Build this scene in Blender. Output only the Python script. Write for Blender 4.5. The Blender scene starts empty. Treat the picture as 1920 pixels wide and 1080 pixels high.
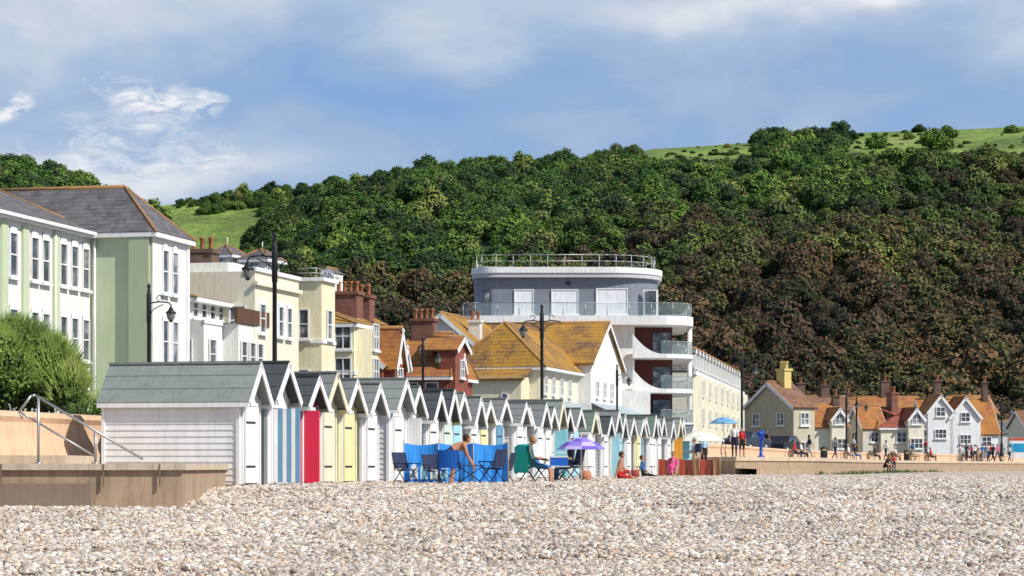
import bpy, bmesh, math, random
import numpy as np
from mathutils import Vector, Matrix, Euler
random.seed(7); np.random.seed(7)
SC=bpy.context.scene; COL=SC.collection
F=4500.0; HZ=875.0
def wx(px,D): return (px-960)*D/F
def wz(py,D): return (HZ-py)*D/F
rad=math.radians
# ------------------------------------------------------------ materials
MATS={}
def newmat(name):
    m=bpy.data.materials.new(name); m.use_nodes=True
    nt=m.node_tree; b=nt.nodes['Principled BSDF']
    return m,nt,b
def mixc(nt,fac,a,b,mode='MIX'):
    n=nt.nodes.new('ShaderNodeMix'); n.data_type='RGBA'; n.blend_type=mode
    def s(i,v):
        if isinstance(v,(tuple,list)): n.inputs[i].default_value=(*v[:3],1)
        elif isinstance(v,(int,float)): n.inputs[i].default_value=v
        else: nt.links.new(v,n.inputs[i])
    s(0,fac); s(6,a); s(7,b)
    return n.outputs[2]
def mth(nt,op,a,b=None,c=None,clamp=False):
    n=nt.nodes.new('ShaderNodeMath'); n.operation=op; n.use_clamp=clamp
    for i,v in enumerate((a,b,c)):
        if v is None: continue
        if isinstance(v,(int,float)): n.inputs[i].default_value=v
        else: nt.links.new(v,n.inputs[i])
    return n.outputs[0]
def noise(nt,vec,scale,detail=4,rough=.6,dist=0):
    n=nt.nodes.new('ShaderNodeTexNoise'); n.inputs['Scale'].default_value=scale
    n.inputs['Detail'].default_value=detail; n.inputs['Roughness'].default_value=rough
    n.inputs['Distortion'].default_value=dist
    if vec is not None: nt.links.new(vec,n.inputs['Vector'])
    return n.outputs['Fac']
def ramp(nt,fac,stops):
    n=nt.nodes.new('ShaderNodeValToRGB'); e=n.color_ramp.elements
    while len(e)<len(stops): e.new(.5)
    for i,(p,c) in enumerate(stops):
        e[i].position=p; e[i].color=(*c,1) if len(c)==3 else c
    nt.links.new(fac,n.inputs[0]); return n.outputs[0]
def bump(nt,b,h,strength,dist=.05):
    n=nt.nodes.new('ShaderNodeBump'); n.inputs['Strength'].default_value=strength
    n.inputs['Distance'].default_value=dist
    nt.links.new(h,n.inputs['Height']); nt.links.new(n.outputs[0],b.inputs['Normal'])
def mapping(nt,src,scale=(1,1,1)):
    n=nt.nodes.new('ShaderNodeMapping'); n.inputs['Scale'].default_value=scale
    nt.links.new(src,n.inputs['Vector']); return n.outputs[0]
def M(name,col,rough=.8,var=.12,scale=1.5,bmp=0,bscale=25,metal=0,streak=.12,spec=.3):
    if name in MATS: return MATS[name]
    m,nt,b=newmat(name)
    tc=nt.nodes.new('ShaderNodeTexCoord').outputs['Object']
    n1=noise(nt,tc,scale,5)
    lo=tuple(c*(1-var*1.6) for c in col); hi=tuple(min(.9,c*(1+var)) for c in col)
    c=mixc(nt,n1,lo,hi)
    if streak>0:
        n2=noise(nt,mapping(nt,tc,(3,3,.35)),2.2,5,.7)
        f=ramp(nt,n2,[(.45,(1,1,1)),(.75,(1-streak*2,1-streak*2.1,1-streak*2.4))])
        c=mixc(nt,1.0,c,f,'MULTIPLY')
    nt.links.new(c,b.inputs['Base Color'])
    b.inputs['Roughness'].default_value=rough; b.inputs['Metallic'].default_value=metal
    b.inputs['Specular IOR Level'].default_value=spec
    if bmp: bump(nt,b,noise(nt,tc,bscale,4),bmp,.02)
    MATS[name]=m; return m
def roofmat(name,base,lichen,amt,course=.22,patch=.5):
    m,nt,b=newmat(name)
    tc=nt.nodes.new('ShaderNodeTexCoord').outputs['Object']
    sp=nt.nodes.new('ShaderNodeSeparateXYZ'); nt.links.new(tc,sp.inputs[0])
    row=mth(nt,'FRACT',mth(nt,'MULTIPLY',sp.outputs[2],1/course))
    n1=noise(nt,tc,patch,6,.7); n2=noise(nt,tc,6,3,.7)
    f=mth(nt,'ADD',mth(nt,'MULTIPLY',n1,.65),mth(nt,'MULTIPLY',n2,.45))
    lm=ramp(nt,f,[(max(0,.64-amt*.27),(0,0,0)),(min(1,.74-amt*.17),(1,1,1))])
    vor=nt.nodes.new('ShaderNodeTexVoronoi'); vor.inputs['Scale'].default_value=3.2
    nt.links.new(tc,vor.inputs['Vector'])
    vs=nt.nodes.new('ShaderNodeSeparateColor'); nt.links.new(vor.outputs['Color'],vs.inputs[0])
    bb=mixc(nt,vs.outputs[0],tuple(c*.7 for c in base),tuple(c*1.25 for c in base))
    ll=mixc(nt,n2,lichen,tuple(c*.5 for c in lichen))
    c=mixc(nt,lm,bb,ll)
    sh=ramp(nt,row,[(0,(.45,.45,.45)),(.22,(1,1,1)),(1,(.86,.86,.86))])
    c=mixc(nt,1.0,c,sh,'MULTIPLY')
    nt.links.new(c,b.inputs['Base Color']); b.inputs['Roughness'].default_value=.85
    bump(nt,b,row,.5,.04); MATS[name]=m; return m
def brickmat(name,c1,c2,mort=(.3,.27,.24)):
    m,nt,b=newmat(name)
    tc=nt.nodes.new('ShaderNodeTexCoord').outputs['Object']
    sp=nt.nodes.new('ShaderNodeSeparateXYZ'); nt.links.new(tc,sp.inputs[0])
    cb=nt.nodes.new('ShaderNodeCombineXYZ')
    nt.links.new(mth(nt,'ADD',sp.outputs[0],sp.outputs[1]),cb.inputs[0]); nt.links.new(sp.outputs[2],cb.inputs[1])
    br=nt.nodes.new('ShaderNodeTexBrick'); nt.links.new(cb.outputs[0],br.inputs['Vector'])
    br.inputs['Scale'].default_value=4; br.inputs['Color1'].default_value=(*c1,1); br.inputs['Color2'].default_value=(*c2,1)
    br.inputs['Mortar'].default_value=(*mort,1); br.inputs['Mortar Size'].default_value=.012
    n=noise(nt,tc,1.2,5)
    c=mixc(nt,1.0,br.outputs['Color'],ramp(nt,n,[(.3,(.6,.6,.6)),(.7,(1.1,1.1,1.1))]),'MULTIPLY')
    nt.links.new(c,b.inputs['Base Color']); b.inputs['Roughness'].default_value=.9; MATS[name]=m; return m
def leafmat(name,stops,nscale=.8):
    m,nt,b=newmat(name)
    oi=nt.nodes.new('ShaderNodeObjectInfo'); ge=nt.nodes.new('ShaderNodeNewGeometry')
    n=noise(nt,ge.outputs['Position'],nscale,3)
    f=mth(nt,'ADD',mth(nt,'MULTIPLY',n,.7),mth(nt,'MULTIPLY',oi.outputs['Random'],.35))
    nt.links.new(ramp(nt,f,stops),b.inputs['Base Color']); b.inputs['Roughness'].default_value=.7
    b.inputs['Specular IOR Level'].default_value=.15
    MATS[name]=m; return m
glass,_nt,_b=newmat('window_glass'); 
_tc=_nt.nodes.new('ShaderNodeTexCoord').outputs['Object']
_nt.links.new(ramp(_nt,noise(_nt,_tc,.9,3),[(.35,(.025,.03,.035)),(.55,(.09,.11,.13)),(.64,(.32,.32,.31))]),_b.inputs['Base Color'])
_b.inputs['Roughness'].default_value=.12; MATS['glass']=glass
cg,_nt,_b=newmat('balcony_glass'); _b.inputs['Base Color'].default_value=(.35,.48,.5,1); _b.inputs['Alpha'].default_value=.24; _b.inputs['Roughness'].default_value=.1
white=M('white_paint',(.8,.8,.79),.6,.05); 
cream=M('cream_render',(.77,.73,.58),.85,.07); cream2=M('pale_yellow_render',(.79,.72,.50),.85,.07)
offw=M('white_render',(.79,.78,.74),.85,.06); green=M('sage_render',(.52,.59,.40),.85,.06,.5,streak=.05); greend=M('sage_darker',(.38,.44,.29),.85,.06,.5,streak=.05)
beige=M('beige_render',(.50,.46,.34),.85,.1); yellow=M('yellow_render',(.66,.52,.2),.8,.08)
concrete=M('concrete_tan',(.60,.49,.365),.9,.2,2,.4,18,streak=.18); salmon=M('sea_wall_render',(.70,.47,.31),.9,.13,1.2,.3,12,streak=.14)
black=M('black_iron',(.015,.015,.018),.45,.1,streak=0); steel=M('galvanised_steel',(.42,.42,.42),.4,.1,8,metal=.7,streak=0)
slateW=M('slate_cladding',(.20,.215,.26),.6,.1,2,.3,10)
redbr=M('dark_red_render',(.11,.03,.025),.7,.1); brownw=M('brown_timber',(.12,.06,.035),.7,.15)
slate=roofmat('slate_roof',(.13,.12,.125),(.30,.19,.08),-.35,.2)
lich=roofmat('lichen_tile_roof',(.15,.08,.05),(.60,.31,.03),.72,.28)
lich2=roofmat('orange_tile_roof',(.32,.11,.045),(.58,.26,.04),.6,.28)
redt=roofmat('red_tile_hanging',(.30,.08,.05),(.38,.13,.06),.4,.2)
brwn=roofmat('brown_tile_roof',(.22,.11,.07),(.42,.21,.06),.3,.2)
brick=brickmat('red_brick',(.26,.09,.05),(.18,.06,.04)); brickd=brickmat('brown_brick',(.13,.065,.045),(.09,.05,.035))
pot=M('terracotta',(.33,.13,.06),.8,.15)
canopy=M('blue_glass_canopy',(.35,.43,.5),.3,.1)
# ------------------------------------------------------------ mesh groups
def mkobj(name,verts,faces,mats,parent=None,mi=None,smooth=False,recalc=True):
    me=bpy.data.meshes.new(name); me.from_pydata([tuple(v) for v in verts],[],faces)
    for m in mats: me.materials.append(m)
    if mi is not None: me.polygons.foreach_set('material_index',mi)
    if recalc:
        bm=bmesh.new(); bm.from_mesh(me); bmesh.ops.recalc_face_normals(bm,faces=bm.faces); bm.to_mesh(me); bm.free()
    if smooth: me.polygons.foreach_set('use_smooth',[True]*len(me.polygons))
    me.update()
    o=bpy.data.objects.new(name,me); COL.objects.link(o)
    if parent: o.parent=parent
    return o
class G:
    def __init__(s,name,loc=(0,0,0),rz=0):
        s.e=bpy.data.objects.new(name,None); COL.objects.link(s.e); s.e.location=loc; s.e.rotation_euler=(0,0,rz)
        s.e.empty_display_size=.2; s.parts={}
    def P(s,part,mat,smooth=False): return s.parts.setdefault((part,mat.name,smooth),[[],[],mat])
    def add(s,part,mat,vs,fs,smooth=False):
        p=s.P(part,mat,smooth); n=len(p[0]); p[0].extend(vs); p[1].extend([tuple(i+n for i in f) for f in fs])
    def face(s,part,mat,pts): s.add(part,mat,list(pts),[tuple(range(len(pts)))])
    def box(s,part,mat,x0,x1,y0,y1,z0,z1):
        x0,x1=sorted((x0,x1)); y0,y1=sorted((y0,y1)); z0,z1=sorted((z0,z1))
        v=[(x0,y0,z0),(x1,y0,z0),(x1,y1,z0),(x0,y1,z0),(x0,y0,z1),(x1,y0,z1),(x1,y1,z1),(x0,y1,z1)]
        s.add(part,mat,v,[(0,3,2,1),(4,5,6,7),(0,1,5,4),(1,2,6,5),(2,3,7,6),(3,0,4,7)])
    def slab(s,part,mat,q,t):
        q=[Vector(p) for p in q]; n=(q[1]-q[0]).cross(q[2]-q[0]).normalized()
        if n.z<0: n=-n
        v=[p for p in q]+[p-n*t for p in q]; k=len(q)
        s.add(part,mat,[tuple(p) for p in v],[tuple(range(k)),tuple(range(2*k-1,k-1,-1))]+[(i,(i+1)%k,k+(i+1)%k,k+i) for i in range(k)])
    def cyl(s,part,mat,p0,p1,r0,r1=None,n=8,smooth=True):
        if r1 is None: r1=r0
        p0=Vector(p0); p1=Vector(p1); d=(p1-p0).normalized()
        a=d.orthogonal().normalized(); b=d.cross(a)
        v=[]
        for p,r in ((p0,r0),(p1,r1)):
            for i in range(n):
                t=2*math.pi*i/n; v.append(tuple(p+a*math.cos(t)*r+b*math.sin(t)*r))
        s.add(part,mat,v,[(i,(i+1)%n,n+(i+1)%n,n+i) for i in range(n)]+[tuple(range(n-1,-1,-1)),tuple(range(n,2*n))],smooth)
    def tube(s,part,mat,pts,r,n=6):
        for a,b in zip(pts[:-1],pts[1:]): s.cyl(part,mat,a,b,r,r,n)
    def prism(s,part,mat,pts,z0,z1,smooth=False):
        k=len(pts); v=[(x,y,z0) for x,y in pts]+[(x,y,z1) for x,y in pts]
        s.add(part,mat,v,[tuple(range(k-1,-1,-1)),tuple(range(k,2*k))]+[(i,(i+1)%k,k+(i+1)%k,k+i) for i in range(k)],smooth)
    def lathe(s,part,mat,c,prof,n=12,smooth=True):
        v=[];f=[]
        for r,z in prof:
            for i in range(n):
                t=2*math.pi*i/n; v.append((c[0]+r*math.cos(t),c[1]+r*math.sin(t),c[2]+z))
        for j in range(len(prof)-1):
            for i in range(n): f.append((j*n+i,j*n+(i+1)%n,(j+1)*n+(i+1)%n,(j+1)*n+i))
        s.add(part,mat,v,f,smooth)
    def done(s):
        for (nm,_,sm),(v,f,mat) in s.parts.items(): mkobj(nm,v,f,[mat],s.e,smooth=sm)
        return s.e
# --- building helpers; local x along street (away), y inland, walls face -y (sea) and -x (camera)
class B(G):
    def __init__(s,name,c,D,th=14,gz=1.0):
        s.t=rad(th); s.C=(wx(c,D),D); s.D=D; s.gz=gz
        super().__init__(name,(s.C[0],D,gz),math.pi/2-s.t)
    def L(s,px):
        k=(px-960)/F; return (k*s.C[1]-s.C[0])/(math.sin(s.t)-k*math.cos(s.t))
    def W(s,px):
        k=(px-960)/F; return (k*s.C[1]-s.C[0])/(-math.cos(s.t)-k*math.sin(s.t))
    def Z(s,py,x=0,y=0): return wz(py,s.D+x*math.cos(s.t)+y*math.sin(s.t))-s.gz
    def fb(s,part,mat,face,pl,a0,a1,z0,z1,d0,d1):
        if face=='f': s.box(part,mat,a0,a1,pl-d1,pl-d0,z0,z1)
        else: s.box(part,mat,pl-d1,pl-d0,a0,a1,z0,z1)
    def win(s,face,pl,a,z,w,h,frame=None,bars=1,mull=0,sur=None,arch=False,blind=None):
        fr=frame or white; t=.07
        a0,a1=a-w/2,a+w/2; z0,z1=z-h/2,z+h/2
        if sur: s.fb('surround',sur,face,pl,a0-.16,a1+.16,z0-.12,z1+.18,0,.035)
        s.fb('panes',blind or glass,face,pl,a0+t,a1-t,z0+t,z1-t,.036,.05)
        for q in ((a0,a0+t,z0,z1),(a1-t,a1,z0,z1),(a0+t,a1-t,z0,z0+t),(a0+t,a1-t,z1-t,z1)):
            s.fb('window_frames',fr,face,pl,*q,.03,.12)
        for i in range(bars):
            zz=z0+(z1-z0)*(i+1)/(bars+1); s.fb('window_bars',fr,face,pl,a0+t,a1-t,zz-.03,zz+.03,.05,.10)
        for i in range(mull):
            aa=a0+(a1-a0)*(i+1)/(mull+1); s.fb('window_mullions',fr,face,pl,aa-.03,aa+.03,z0+t,z1-t,.051,.105)
        s.fb('sills',fr,face,pl,a0-.1,a1+.1,z0-.12,z0-.002,0.02,.2)
        if arch:
            k=7; pts=[]
            for i in range(k+1):
                th=math.pi*i/k; pts.append((a+math.cos(th)*w/2,z1+math.sin(th)*w*.35))
            v=[(p,pl-.1,q) if face=='f' else (pl-.1,p,q) for p,q in pts]
            s.face('arches',fr,v)
    def hip(s,mat,x0,x1,y0,y1,z,h,axis='x',ov=.35,ins=None,fas=white):
        x0-=ov;x1+=ov;y0-=ov;y1+=ov
        if axis=='x':
            i=(y1-y0)/2 if ins is None else ins; m=(y0+y1)/2; r=[(x0+i,m,z+h),(x1-i,m,z+h)]
            q=[(x0,y0,z),(x1,y0,z),(x1,y1,z),(x0,y1,z)]
            fs=[[q[0],q[1],r[1],r[0]],[q[2],q[3],r[0],r[1]],[q[3],q[0],r[0]],[q[1],q[2],r[1]]]
        else:
            i=(x1-x0)/2 if ins is None else ins; m=(x0+x1)/2; r=[(m,y0+i,z+h),(m,y1-i,z+h)]
            q=[(x0,y0,z),(x1,y0,z),(x1,y1,z),(x0,y1,z)]
            fs=[[q[1],q[2],r[1],r[0]],[q[3],q[0],r[0],r[1]],[q[0],q[1],r[0]],[q[2],q[3],r[1]]]
        for f in fs: s.face('roof',mat,f)
        s.tube('ridge',MATS['ridge'],r,.1)
        for c in q[:2]+q[3:]:
            rr=min(r,key=lambda p:(Vector(p)-Vector(c)).length); s.tube('ridge',MATS['ridge'],[c,rr],.07)
        s.box('eaves',fas,x0+.02,x1-.02,y0+.02,y1-.02,z-.22,z-.01)
    def gable(s,mat,wall,x0,x1,y0,y1,z,h,axis='x',ov=.3,barge=white):
        if axis=='x':
            m=(y0+y1)/2; dz=h*ov/((y1-y0)/2)
            for ya in (y0,y1):
                yo=ya-ov if ya==y0 else ya+ov
                s.slab('roof',mat,[(x0-ov,yo,z-dz+.1),(x1+ov,yo,z-dz+.1),(x1+ov,m,z+h+.1),(x0-ov,m,z+h+.1)],.14)
                for xa in (x0-ov-.04,x1+ov): s.slab('bargeboards',barge,[(xa,yo,z-dz+.07),(xa+.04,yo,z-dz+.07),(xa+.04,m,z+h+.07),(xa,m,z+h+.07)],.28)
            for xa in (x0,x1): s.face('gable_wall',wall,[(xa,y0,z-.01),(xa,y1,z-.01),(xa,m,z+h)])
            s.tube('ridge',MATS['ridge'],[(x0-ov,m,z+h+.1),(x1+ov,m,z+h+.1)],.13)
        else:
            m=(x0+x1)/2; dz=h*ov/((x1-x0)/2)
            for xa in (x0,x1):
                xo=xa-ov if xa==x0 else xa+ov
                s.slab('roof',mat,[(xo,y0-ov,z-dz+.1),(xo,y1+ov,z-dz+.1),(m,y1+ov,z+h+.1),(m,y0-ov,z+h+.1)],.14)
                for ya in (y0-ov-.04,y1+ov): s.slab('bargeboards',barge,[(xo,ya,z-dz+.07),(xo,ya+.04,z-dz+.07),(m,ya+.04,z+h+.07),(m,ya,z+h+.07)],.28)
            for ya in (y0,y1): s.face('gable_wall',wall,[(x0,ya,z-.01),(x1,ya,z-.01),(m,ya,z+h)])
            s.tube('ridge',MATS['ridge'],[(m,y0-ov,z+h+.1),(m,y1+ov,z+h+.1)],.13)
    def chim(s,x,y,z0,z1,w=.8,d=1.4,pots=3,mat=None,pm=None):
        mt=mat or brick
        s.box('chimney',mt,x-w/2,x+w/2,y-d/2,y+d/2,z0,z1)
        s.box('chimney_cap',mt,x-w/2-.1,x+w/2+.1,y-d/2-.1,y+d/2+.1,z1+.002,z1+.2)
        for i in range(pots):
            yy=y-d/2+d*(i+.5)/pots
            s.lathe('chimney_pots',pm or pot,(x,yy,z1+.2),[(.16,0),(.13,.1),(.12,.5),(.16,.55),(.15,.65),(.08,.65)],8)
MATS['ridge']=M('ridge_tile',(.36,.20,.08),.85,.25)
# ------------------------------------------------------------ terrain
def bz(X,Y):
    a=2.2; t=(51.5-Y)/a
    z=-.44-.062*a*(math.log1p(math.exp(t)) if t<30 else t)
    z=max(z,-2.1)
    if Y<60: z+=(.04*math.sin(X*.9+Y*.35)+.035*math.sin(X*.37-Y*.8+1)+.03*math.sin(Y*1.9+X*.25))*(1 if Y<50 else max(0,(60-Y)/10))
    return z
pm_,nt,b_=newmat('pebble_shingle')
tc=nt.nodes.new('ShaderNodeTexCoord').outputs['Object']
vo=nt.nodes.new('ShaderNodeTexVoronoi'); vo.inputs['Scale'].default_value=16; nt.links.new(mapping(nt,tc,(1,.55,1)),vo.inputs['Vector'])
vs=nt.nodes.new('ShaderNodeSeparateColor'); nt.links.new(vo.outputs['Color'],vs.inputs[0])
PST=[(0,(.10,.08,.065)),(.15,(.25,.205,.17)),(.4,(.44,.375,.31)),(.65,(.58,.51,.435)),(.85,(.70,.65,.58)),(1,(.84,.82,.78))]
cc=ramp(nt,vs.outputs[0],PST)
cc=mixc(nt,1.0,cc,ramp(nt,noise(nt,tc,.35,5),[(.3,(.82,.8,.78)),(.7,(1.05,1.03,1.0))]),'MULTIPLY')
nt.links.new(cc,b_.inputs['Base Color']); b_.inputs['Roughness'].default_value=.85
bump(nt,b_,vo.outputs['Distance'],.6,.05)
def frange(a,b,s):
    r=[];x=a
    while x<b-1e-6: r.append(x); x+=s
    return r
ys=frange(-60,28,8)+frange(28,72,.8)+frange(72,140,4)+frange(140,400,20)+[400,600,1000,1800,3000]
xs=[-3000,-1500,-700,-300,-150,-80,-50]+frange(-40,40,1.2)+[40,50,70,100,160,300,600,1200,3000]
v=[(x,y,bz(x,y)) for y in ys for x in xs]; nx=len(xs)
f=[(j*nx+i,j*nx+i+1,(j+1)*nx+i+1,(j+1)*nx+i) for j in range(len(ys)-1) for i in range(nx-1)]
mkobj('pebble_beach',v,f,[pm_],smooth=True,recalc=False)
def gn_instances(name,pts,rots,scls,idx,coll):
    me=bpy.data.meshes.new(name); me.from_pydata([tuple(p) for p in pts],[],[])
    for an,arr in (('irot',rots),('iscl',scls)):
        a=me.attributes.new(an,'FLOAT_VECTOR','POINT'); a.data.foreach_set('vector',np.asarray(arr,dtype=np.float32).ravel())
    a=me.attributes.new('iidx','INT','POINT'); a.data.foreach_set('value',np.asarray(idx,dtype=np.int32))
    o=bpy.data.objects.new(name,me); COL.objects.link(o)
    ng=bpy.data.node_groups.new(name+'_nodes','GeometryNodeTree')
    ng.interface.new_socket('Geometry',in_out='INPUT',socket_type='NodeSocketGeometry')
    ng.interface.new_socket('Geometry',in_out='OUTPUT',socket_type='NodeSocketGeometry')
    N=ng.nodes; gi=N.new('NodeGroupInput'); go=N.new('NodeGroupOutput')
    ip=N.new('GeometryNodeInstanceOnPoints'); ci=N.new('GeometryNodeCollectionInfo')
    ci.inputs['Collection'].default_value=coll; ci.inputs['Separate Children'].default_value=True; ci.inputs['Reset Children'].default_value=True
    def na(t,n):
        k=N.new('GeometryNodeInputNamedAttribute'); k.data_type=t; k.inputs['Name'].default_value=n; return k.outputs['Attribute']
    er=N.new('FunctionNodeEulerToRotation')
    lk=ng.links.new
    lk(gi.outputs[0],ip.inputs['Points']); lk(ci.outputs[0],ip.inputs['Instance']); ip.inputs['Pick Instance'].default_value=True
    lk(na('INT','iidx'),ip.inputs['Instance Index']); lk(na('FLOAT_VECTOR','irot'),er.inputs[0]); lk(er.outputs[0],ip.inputs['Rotation'])
    lk(na('FLOAT_VECTOR','iscl'),ip.inputs['Scale']); lk(ip.outputs[0],go.inputs[0])
    md=o.modifiers.new('instances','NODES'); md.node_group=ng
    return o
bm=bmesh.new(); bmesh.ops.create_icosphere(bm,subdivisions=2,radius=1)
IV=np.array([v.co[:] for v in bm.verts]); IF=np.array([[v.index for v in f.verts] for f in bm.faces]); bm.free()
bm=bmesh.new(); bmesh.ops.create_icosphere(bm,subdivisions=1,radius=1)
IV1=np.array([v.co[:] for v in bm.verts]); IF1=np.array([[v.index for v in f.verts] for f in bm.faces]); bm.free()
stm,nt,b_=newmat('pebble_stone')
at=nt.nodes.new('ShaderNodeAttribute'); at.attribute_name='tone'
at2=nt.nodes.new('ShaderNodeAttribute'); at2.attribute_name='warmth'
ge=nt.nodes.new('ShaderNodeNewGeometry')
c=ramp(nt,at.outputs['Fac'],PST)
c=mixc(nt,1.0,c,ramp(nt,at2.outputs['Fac'],[(0,(.93,.98,1.05)),(.5,(1,1,1)),(.8,(1.04,.97,.88)),(1,(1.05,.84,.68))]),'MULTIPLY')
c=mixc(nt,1.0,c,ramp(nt,noise(nt,ge.outputs['Position'],.3,4),[(.3,(.86,.84,.82)),(.7,(1.08,1.06,1.04))]),'MULTIPLY')
nt.links.new(c,b_.inputs['Base Color']); b_.inputs['Roughness'].default_value=.7
pc=bpy.data.collections.new('pebble_tiles')
TS=1.2
for k in range(6):
    rng=np.random.RandomState(100+k); n=760
    V=[];T=[];W_=[];Fc=[];o_=0
    for i in range(n):
        r=rng.lognormal(math.log(.0215),.40); r=min(r,.068)
        bigs=r>.024; base,fa=(IV,IF) if bigs else (IV1,IF1)
        s=np.array([r*rng.uniform(.95,1.4),r*rng.uniform(.8,1.1),r*rng.uniform(.5,.85)])
        w=base*s*(1+.06*rng.randn(len(base),1))
        R=np.array(Euler((rng.uniform(-.4,.4),rng.uniform(-.4,.4),rng.uniform(0,6.28))).to_matrix())
        w=w@R.T+np.array([rng.uniform(-TS/2,TS/2),rng.uniform(-TS/2,TS/2),rng.uniform(-.008,.018)])
        V.append(w); T.append(np.full(len(base),np.clip(rng.beta(1.9,1.6),0,1))); W_.append(np.full(len(base),rng.rand())); Fc.append(fa+o_); o_+=len(base)
    V=np.concatenate(V); T=np.concatenate(T); W_=np.concatenate(W_); Fc=np.concatenate(Fc)
    me=bpy.data.meshes.new('pebbles'); me.from_pydata(V.tolist(),[],Fc.tolist()); me.materials.append(stm)
    a=me.attributes.new('tone','FLOAT','POINT'); a.data.foreach_set('value',T.astype(np.float32))
    a=me.attributes.new('warmth','FLOAT','POINT'); a.data.foreach_set('value',W_.astype(np.float32))
    me.polygons.foreach_set('use_smooth',[True]*len(me.polygons))
    pc.objects.link(bpy.data.objects.new('pebbles',me))
pts=[];rt=[];sc=[];ix=[]
st=TS*.93
y=29.0
while y<120:
    lim=.225*y+3
    x=-lim
    while x<lim:
        hutline=-6.0+.2246*(y-54)
        if not(y>46 and y<62 and x<-7.2) and not(y>56 and x<hutline-.5) :
            e=.3; nx_=-(bz(x+e,y)-bz(x-e,y))/(2*e); ny_=-(bz(x,y+e)-bz(x,y-e))/(2*e)
            n=Vector((nx_,ny_,1)).normalized(); q=Vector((0,0,1)).rotation_difference(n).to_matrix()@Euler((0,0,random.randrange(4)*math.pi/2)).to_matrix()
            pts.append((x+random.uniform(-.05,.05),y+random.uniform(-.05,.05),bz(x,y)-.002)); rt.append(q.to_euler()[:]); sc.append((1,1,1)); ix.append(random.randrange(6))
        x+=st
    y+=st
gn_instances('beach_pebbles',pts,rt,sc,ix,pc)
g=G('driftwood_scraps'); rr=random.Random(3)
for i in range(40):
    Y=rr.uniform(35,52); X_=rr.uniform(-.2,.2)*Y; a=rr.uniform(0,3.14); l=rr.uniform(.04,.14); z=bz(X_,Y)+.035
    g.cyl('twigs',M('driftwood',(.07,.05,.035)),(X_,Y,z),(X_+l*math.cos(a),Y+l*math.sin(a),z+.01),.012,.006,5)
g.done()
# promenade & walls
WALL=[(-32,-30),(-11.6,50),(-10.1,57),(4.4,122),(6.0,128),(10.3,128.3),(12.2,134),(19,167.5),(31.5,211),(45.5,241),(92,320),(200,480)]
asph=M('promenade_asphalt',(.16,.155,.15),.9,.15,1,.3,30)
v=[(x-.1,y,1.0) for x,y in WALL]+[(-500,y,1.0) for x,y in WALL]; k=len(WALL)
mkobj('promenade',v,[(i,i+1,k+i+1,k+i) for i in range(k-1)],[asph],recalc=False)
def deckD(px,off=1.3,lo=128.4):
    k=(px-960)/F
    for Y in np.arange(lo,330,.25):
        X=np.interp(Y,[p[1] for p in WALL[5:]],[p[0] for p in WALL[5:]])+off
        if X/Y>=k: return float(Y)
    return 300.
def offs(pl,d):
    out=[]
    for i,p in enumerate(pl):
        a=Vector(pl[max(0,i-1)]); b=Vector(pl[min(len(pl)-1,i+1)]); t=(b-a).normalized(); out.append((p[0]+t.y*d,p[1]-t.x*d))
    return out
def wallsweep(g,part,mat,pl,prof):
    v=[];m=len(prof)
    offl=[offs(pl,d) for d,z in prof]
    for i in range(len(pl)):
        for j,(d,z) in enumerate(prof): v.append((*offl[j][i],z))
    f=[(i*m+j,(i+1)*m+j,(i+1)*m+j+1,i*m+j+1) for i in range(len(pl)-1) for j in range(m-1)]
    g.add(part,mat,v,f)
g=G('sea_wall')
def dense(pl,s):
    o=[]
    for a,b in zip(pl[:-1],pl[1:]):
        a=Vector(a);b=Vector(b); n=max(1,int((b-a).length/s))
        o+= [tuple(a.lerp(b,i/n)) for i in range(n)]
    return o+[pl[-1]]
WD=dense(WALL,6)
wallsweep(g,'wall',salmon,WD,[(.42,-.7),(.30,.1),(.16,.7),(.14,.98),(.20,1.1),(.16,1.2),(-.16,1.24),(-.22,1.14),(-.2,.9)])
jm=M('joint_dark',(.2,.14,.1),.9)
g.done()
g=G('lower_promenade')
LT=[(8.8,127.6),(11.4,122.6),(16.6,131.5),(24,166.5),(36.6,209),(50.4,238),(97,317),(205,477)]
UP=[(200,480),(92,320),(45.5,241),(31.5,211),(19,167.5),(12.2,134),(10.3,128.4)]
v=[]
A_=LT[1:]; B_=[(9.0,127.5)]+UP[::-1][1:]
for a,b in zip(A_,B_): v+= [(*a,.5),(*b,.5)]
g.add('deck',concrete,v,[(2*i,2*i+2,2*i+3,2*i+1) for i in range(len(A_)-1)])
conc2=M('concrete_weathered',(.42,.31,.21),.9,.2,1.5,.4,18,streak=.2)
wallsweep(g,'retaining_wall',conc2,dense(LT,6),[(0,-.7),(.0,.28)])
wallsweep(g,'nosing',concrete,dense(LT,6),[(0,.28),(.08,.30),(.08,.505),(-.25,.51)])
wallsweep(g,'stepped_apron',conc2,dense(LT[1:],6),[(1.2,-.7),(1.2,-.12),(.0,-.08)])
g.done()
rr=random.Random(12)
g=G('wall_weeds'); wd_=M('weed_green',(.10,.14,.04),.9,.3,5,streak=0)
for (x,y) in offs(dense(LT[1:],2.3),1.5)[:34]:
    if rr.random()<.45:
        for j in range(40):
            a=rr.uniform(0,6.28); d=rr.uniform(0,.45); h=rr.uniform(.08,.3); bx,by=x+d*math.cos(a)*1.6,y+d*math.sin(a)
            g.face('leaves',wd_,[(bx-.03,by,-.46),(bx+.03,by,-.46),(bx+rr.uniform(-.1,.1),by+rr.uniform(-.1,.1),-.44+h)])
g.done()
g=G('concrete_landing',(0,0,0))
g.box('slab',conc2,-30,-6.45,47,57,-.9,-.07)
g.box('coping',concrete,-30,-6.38,46.92,57,-.067,.06)
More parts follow.
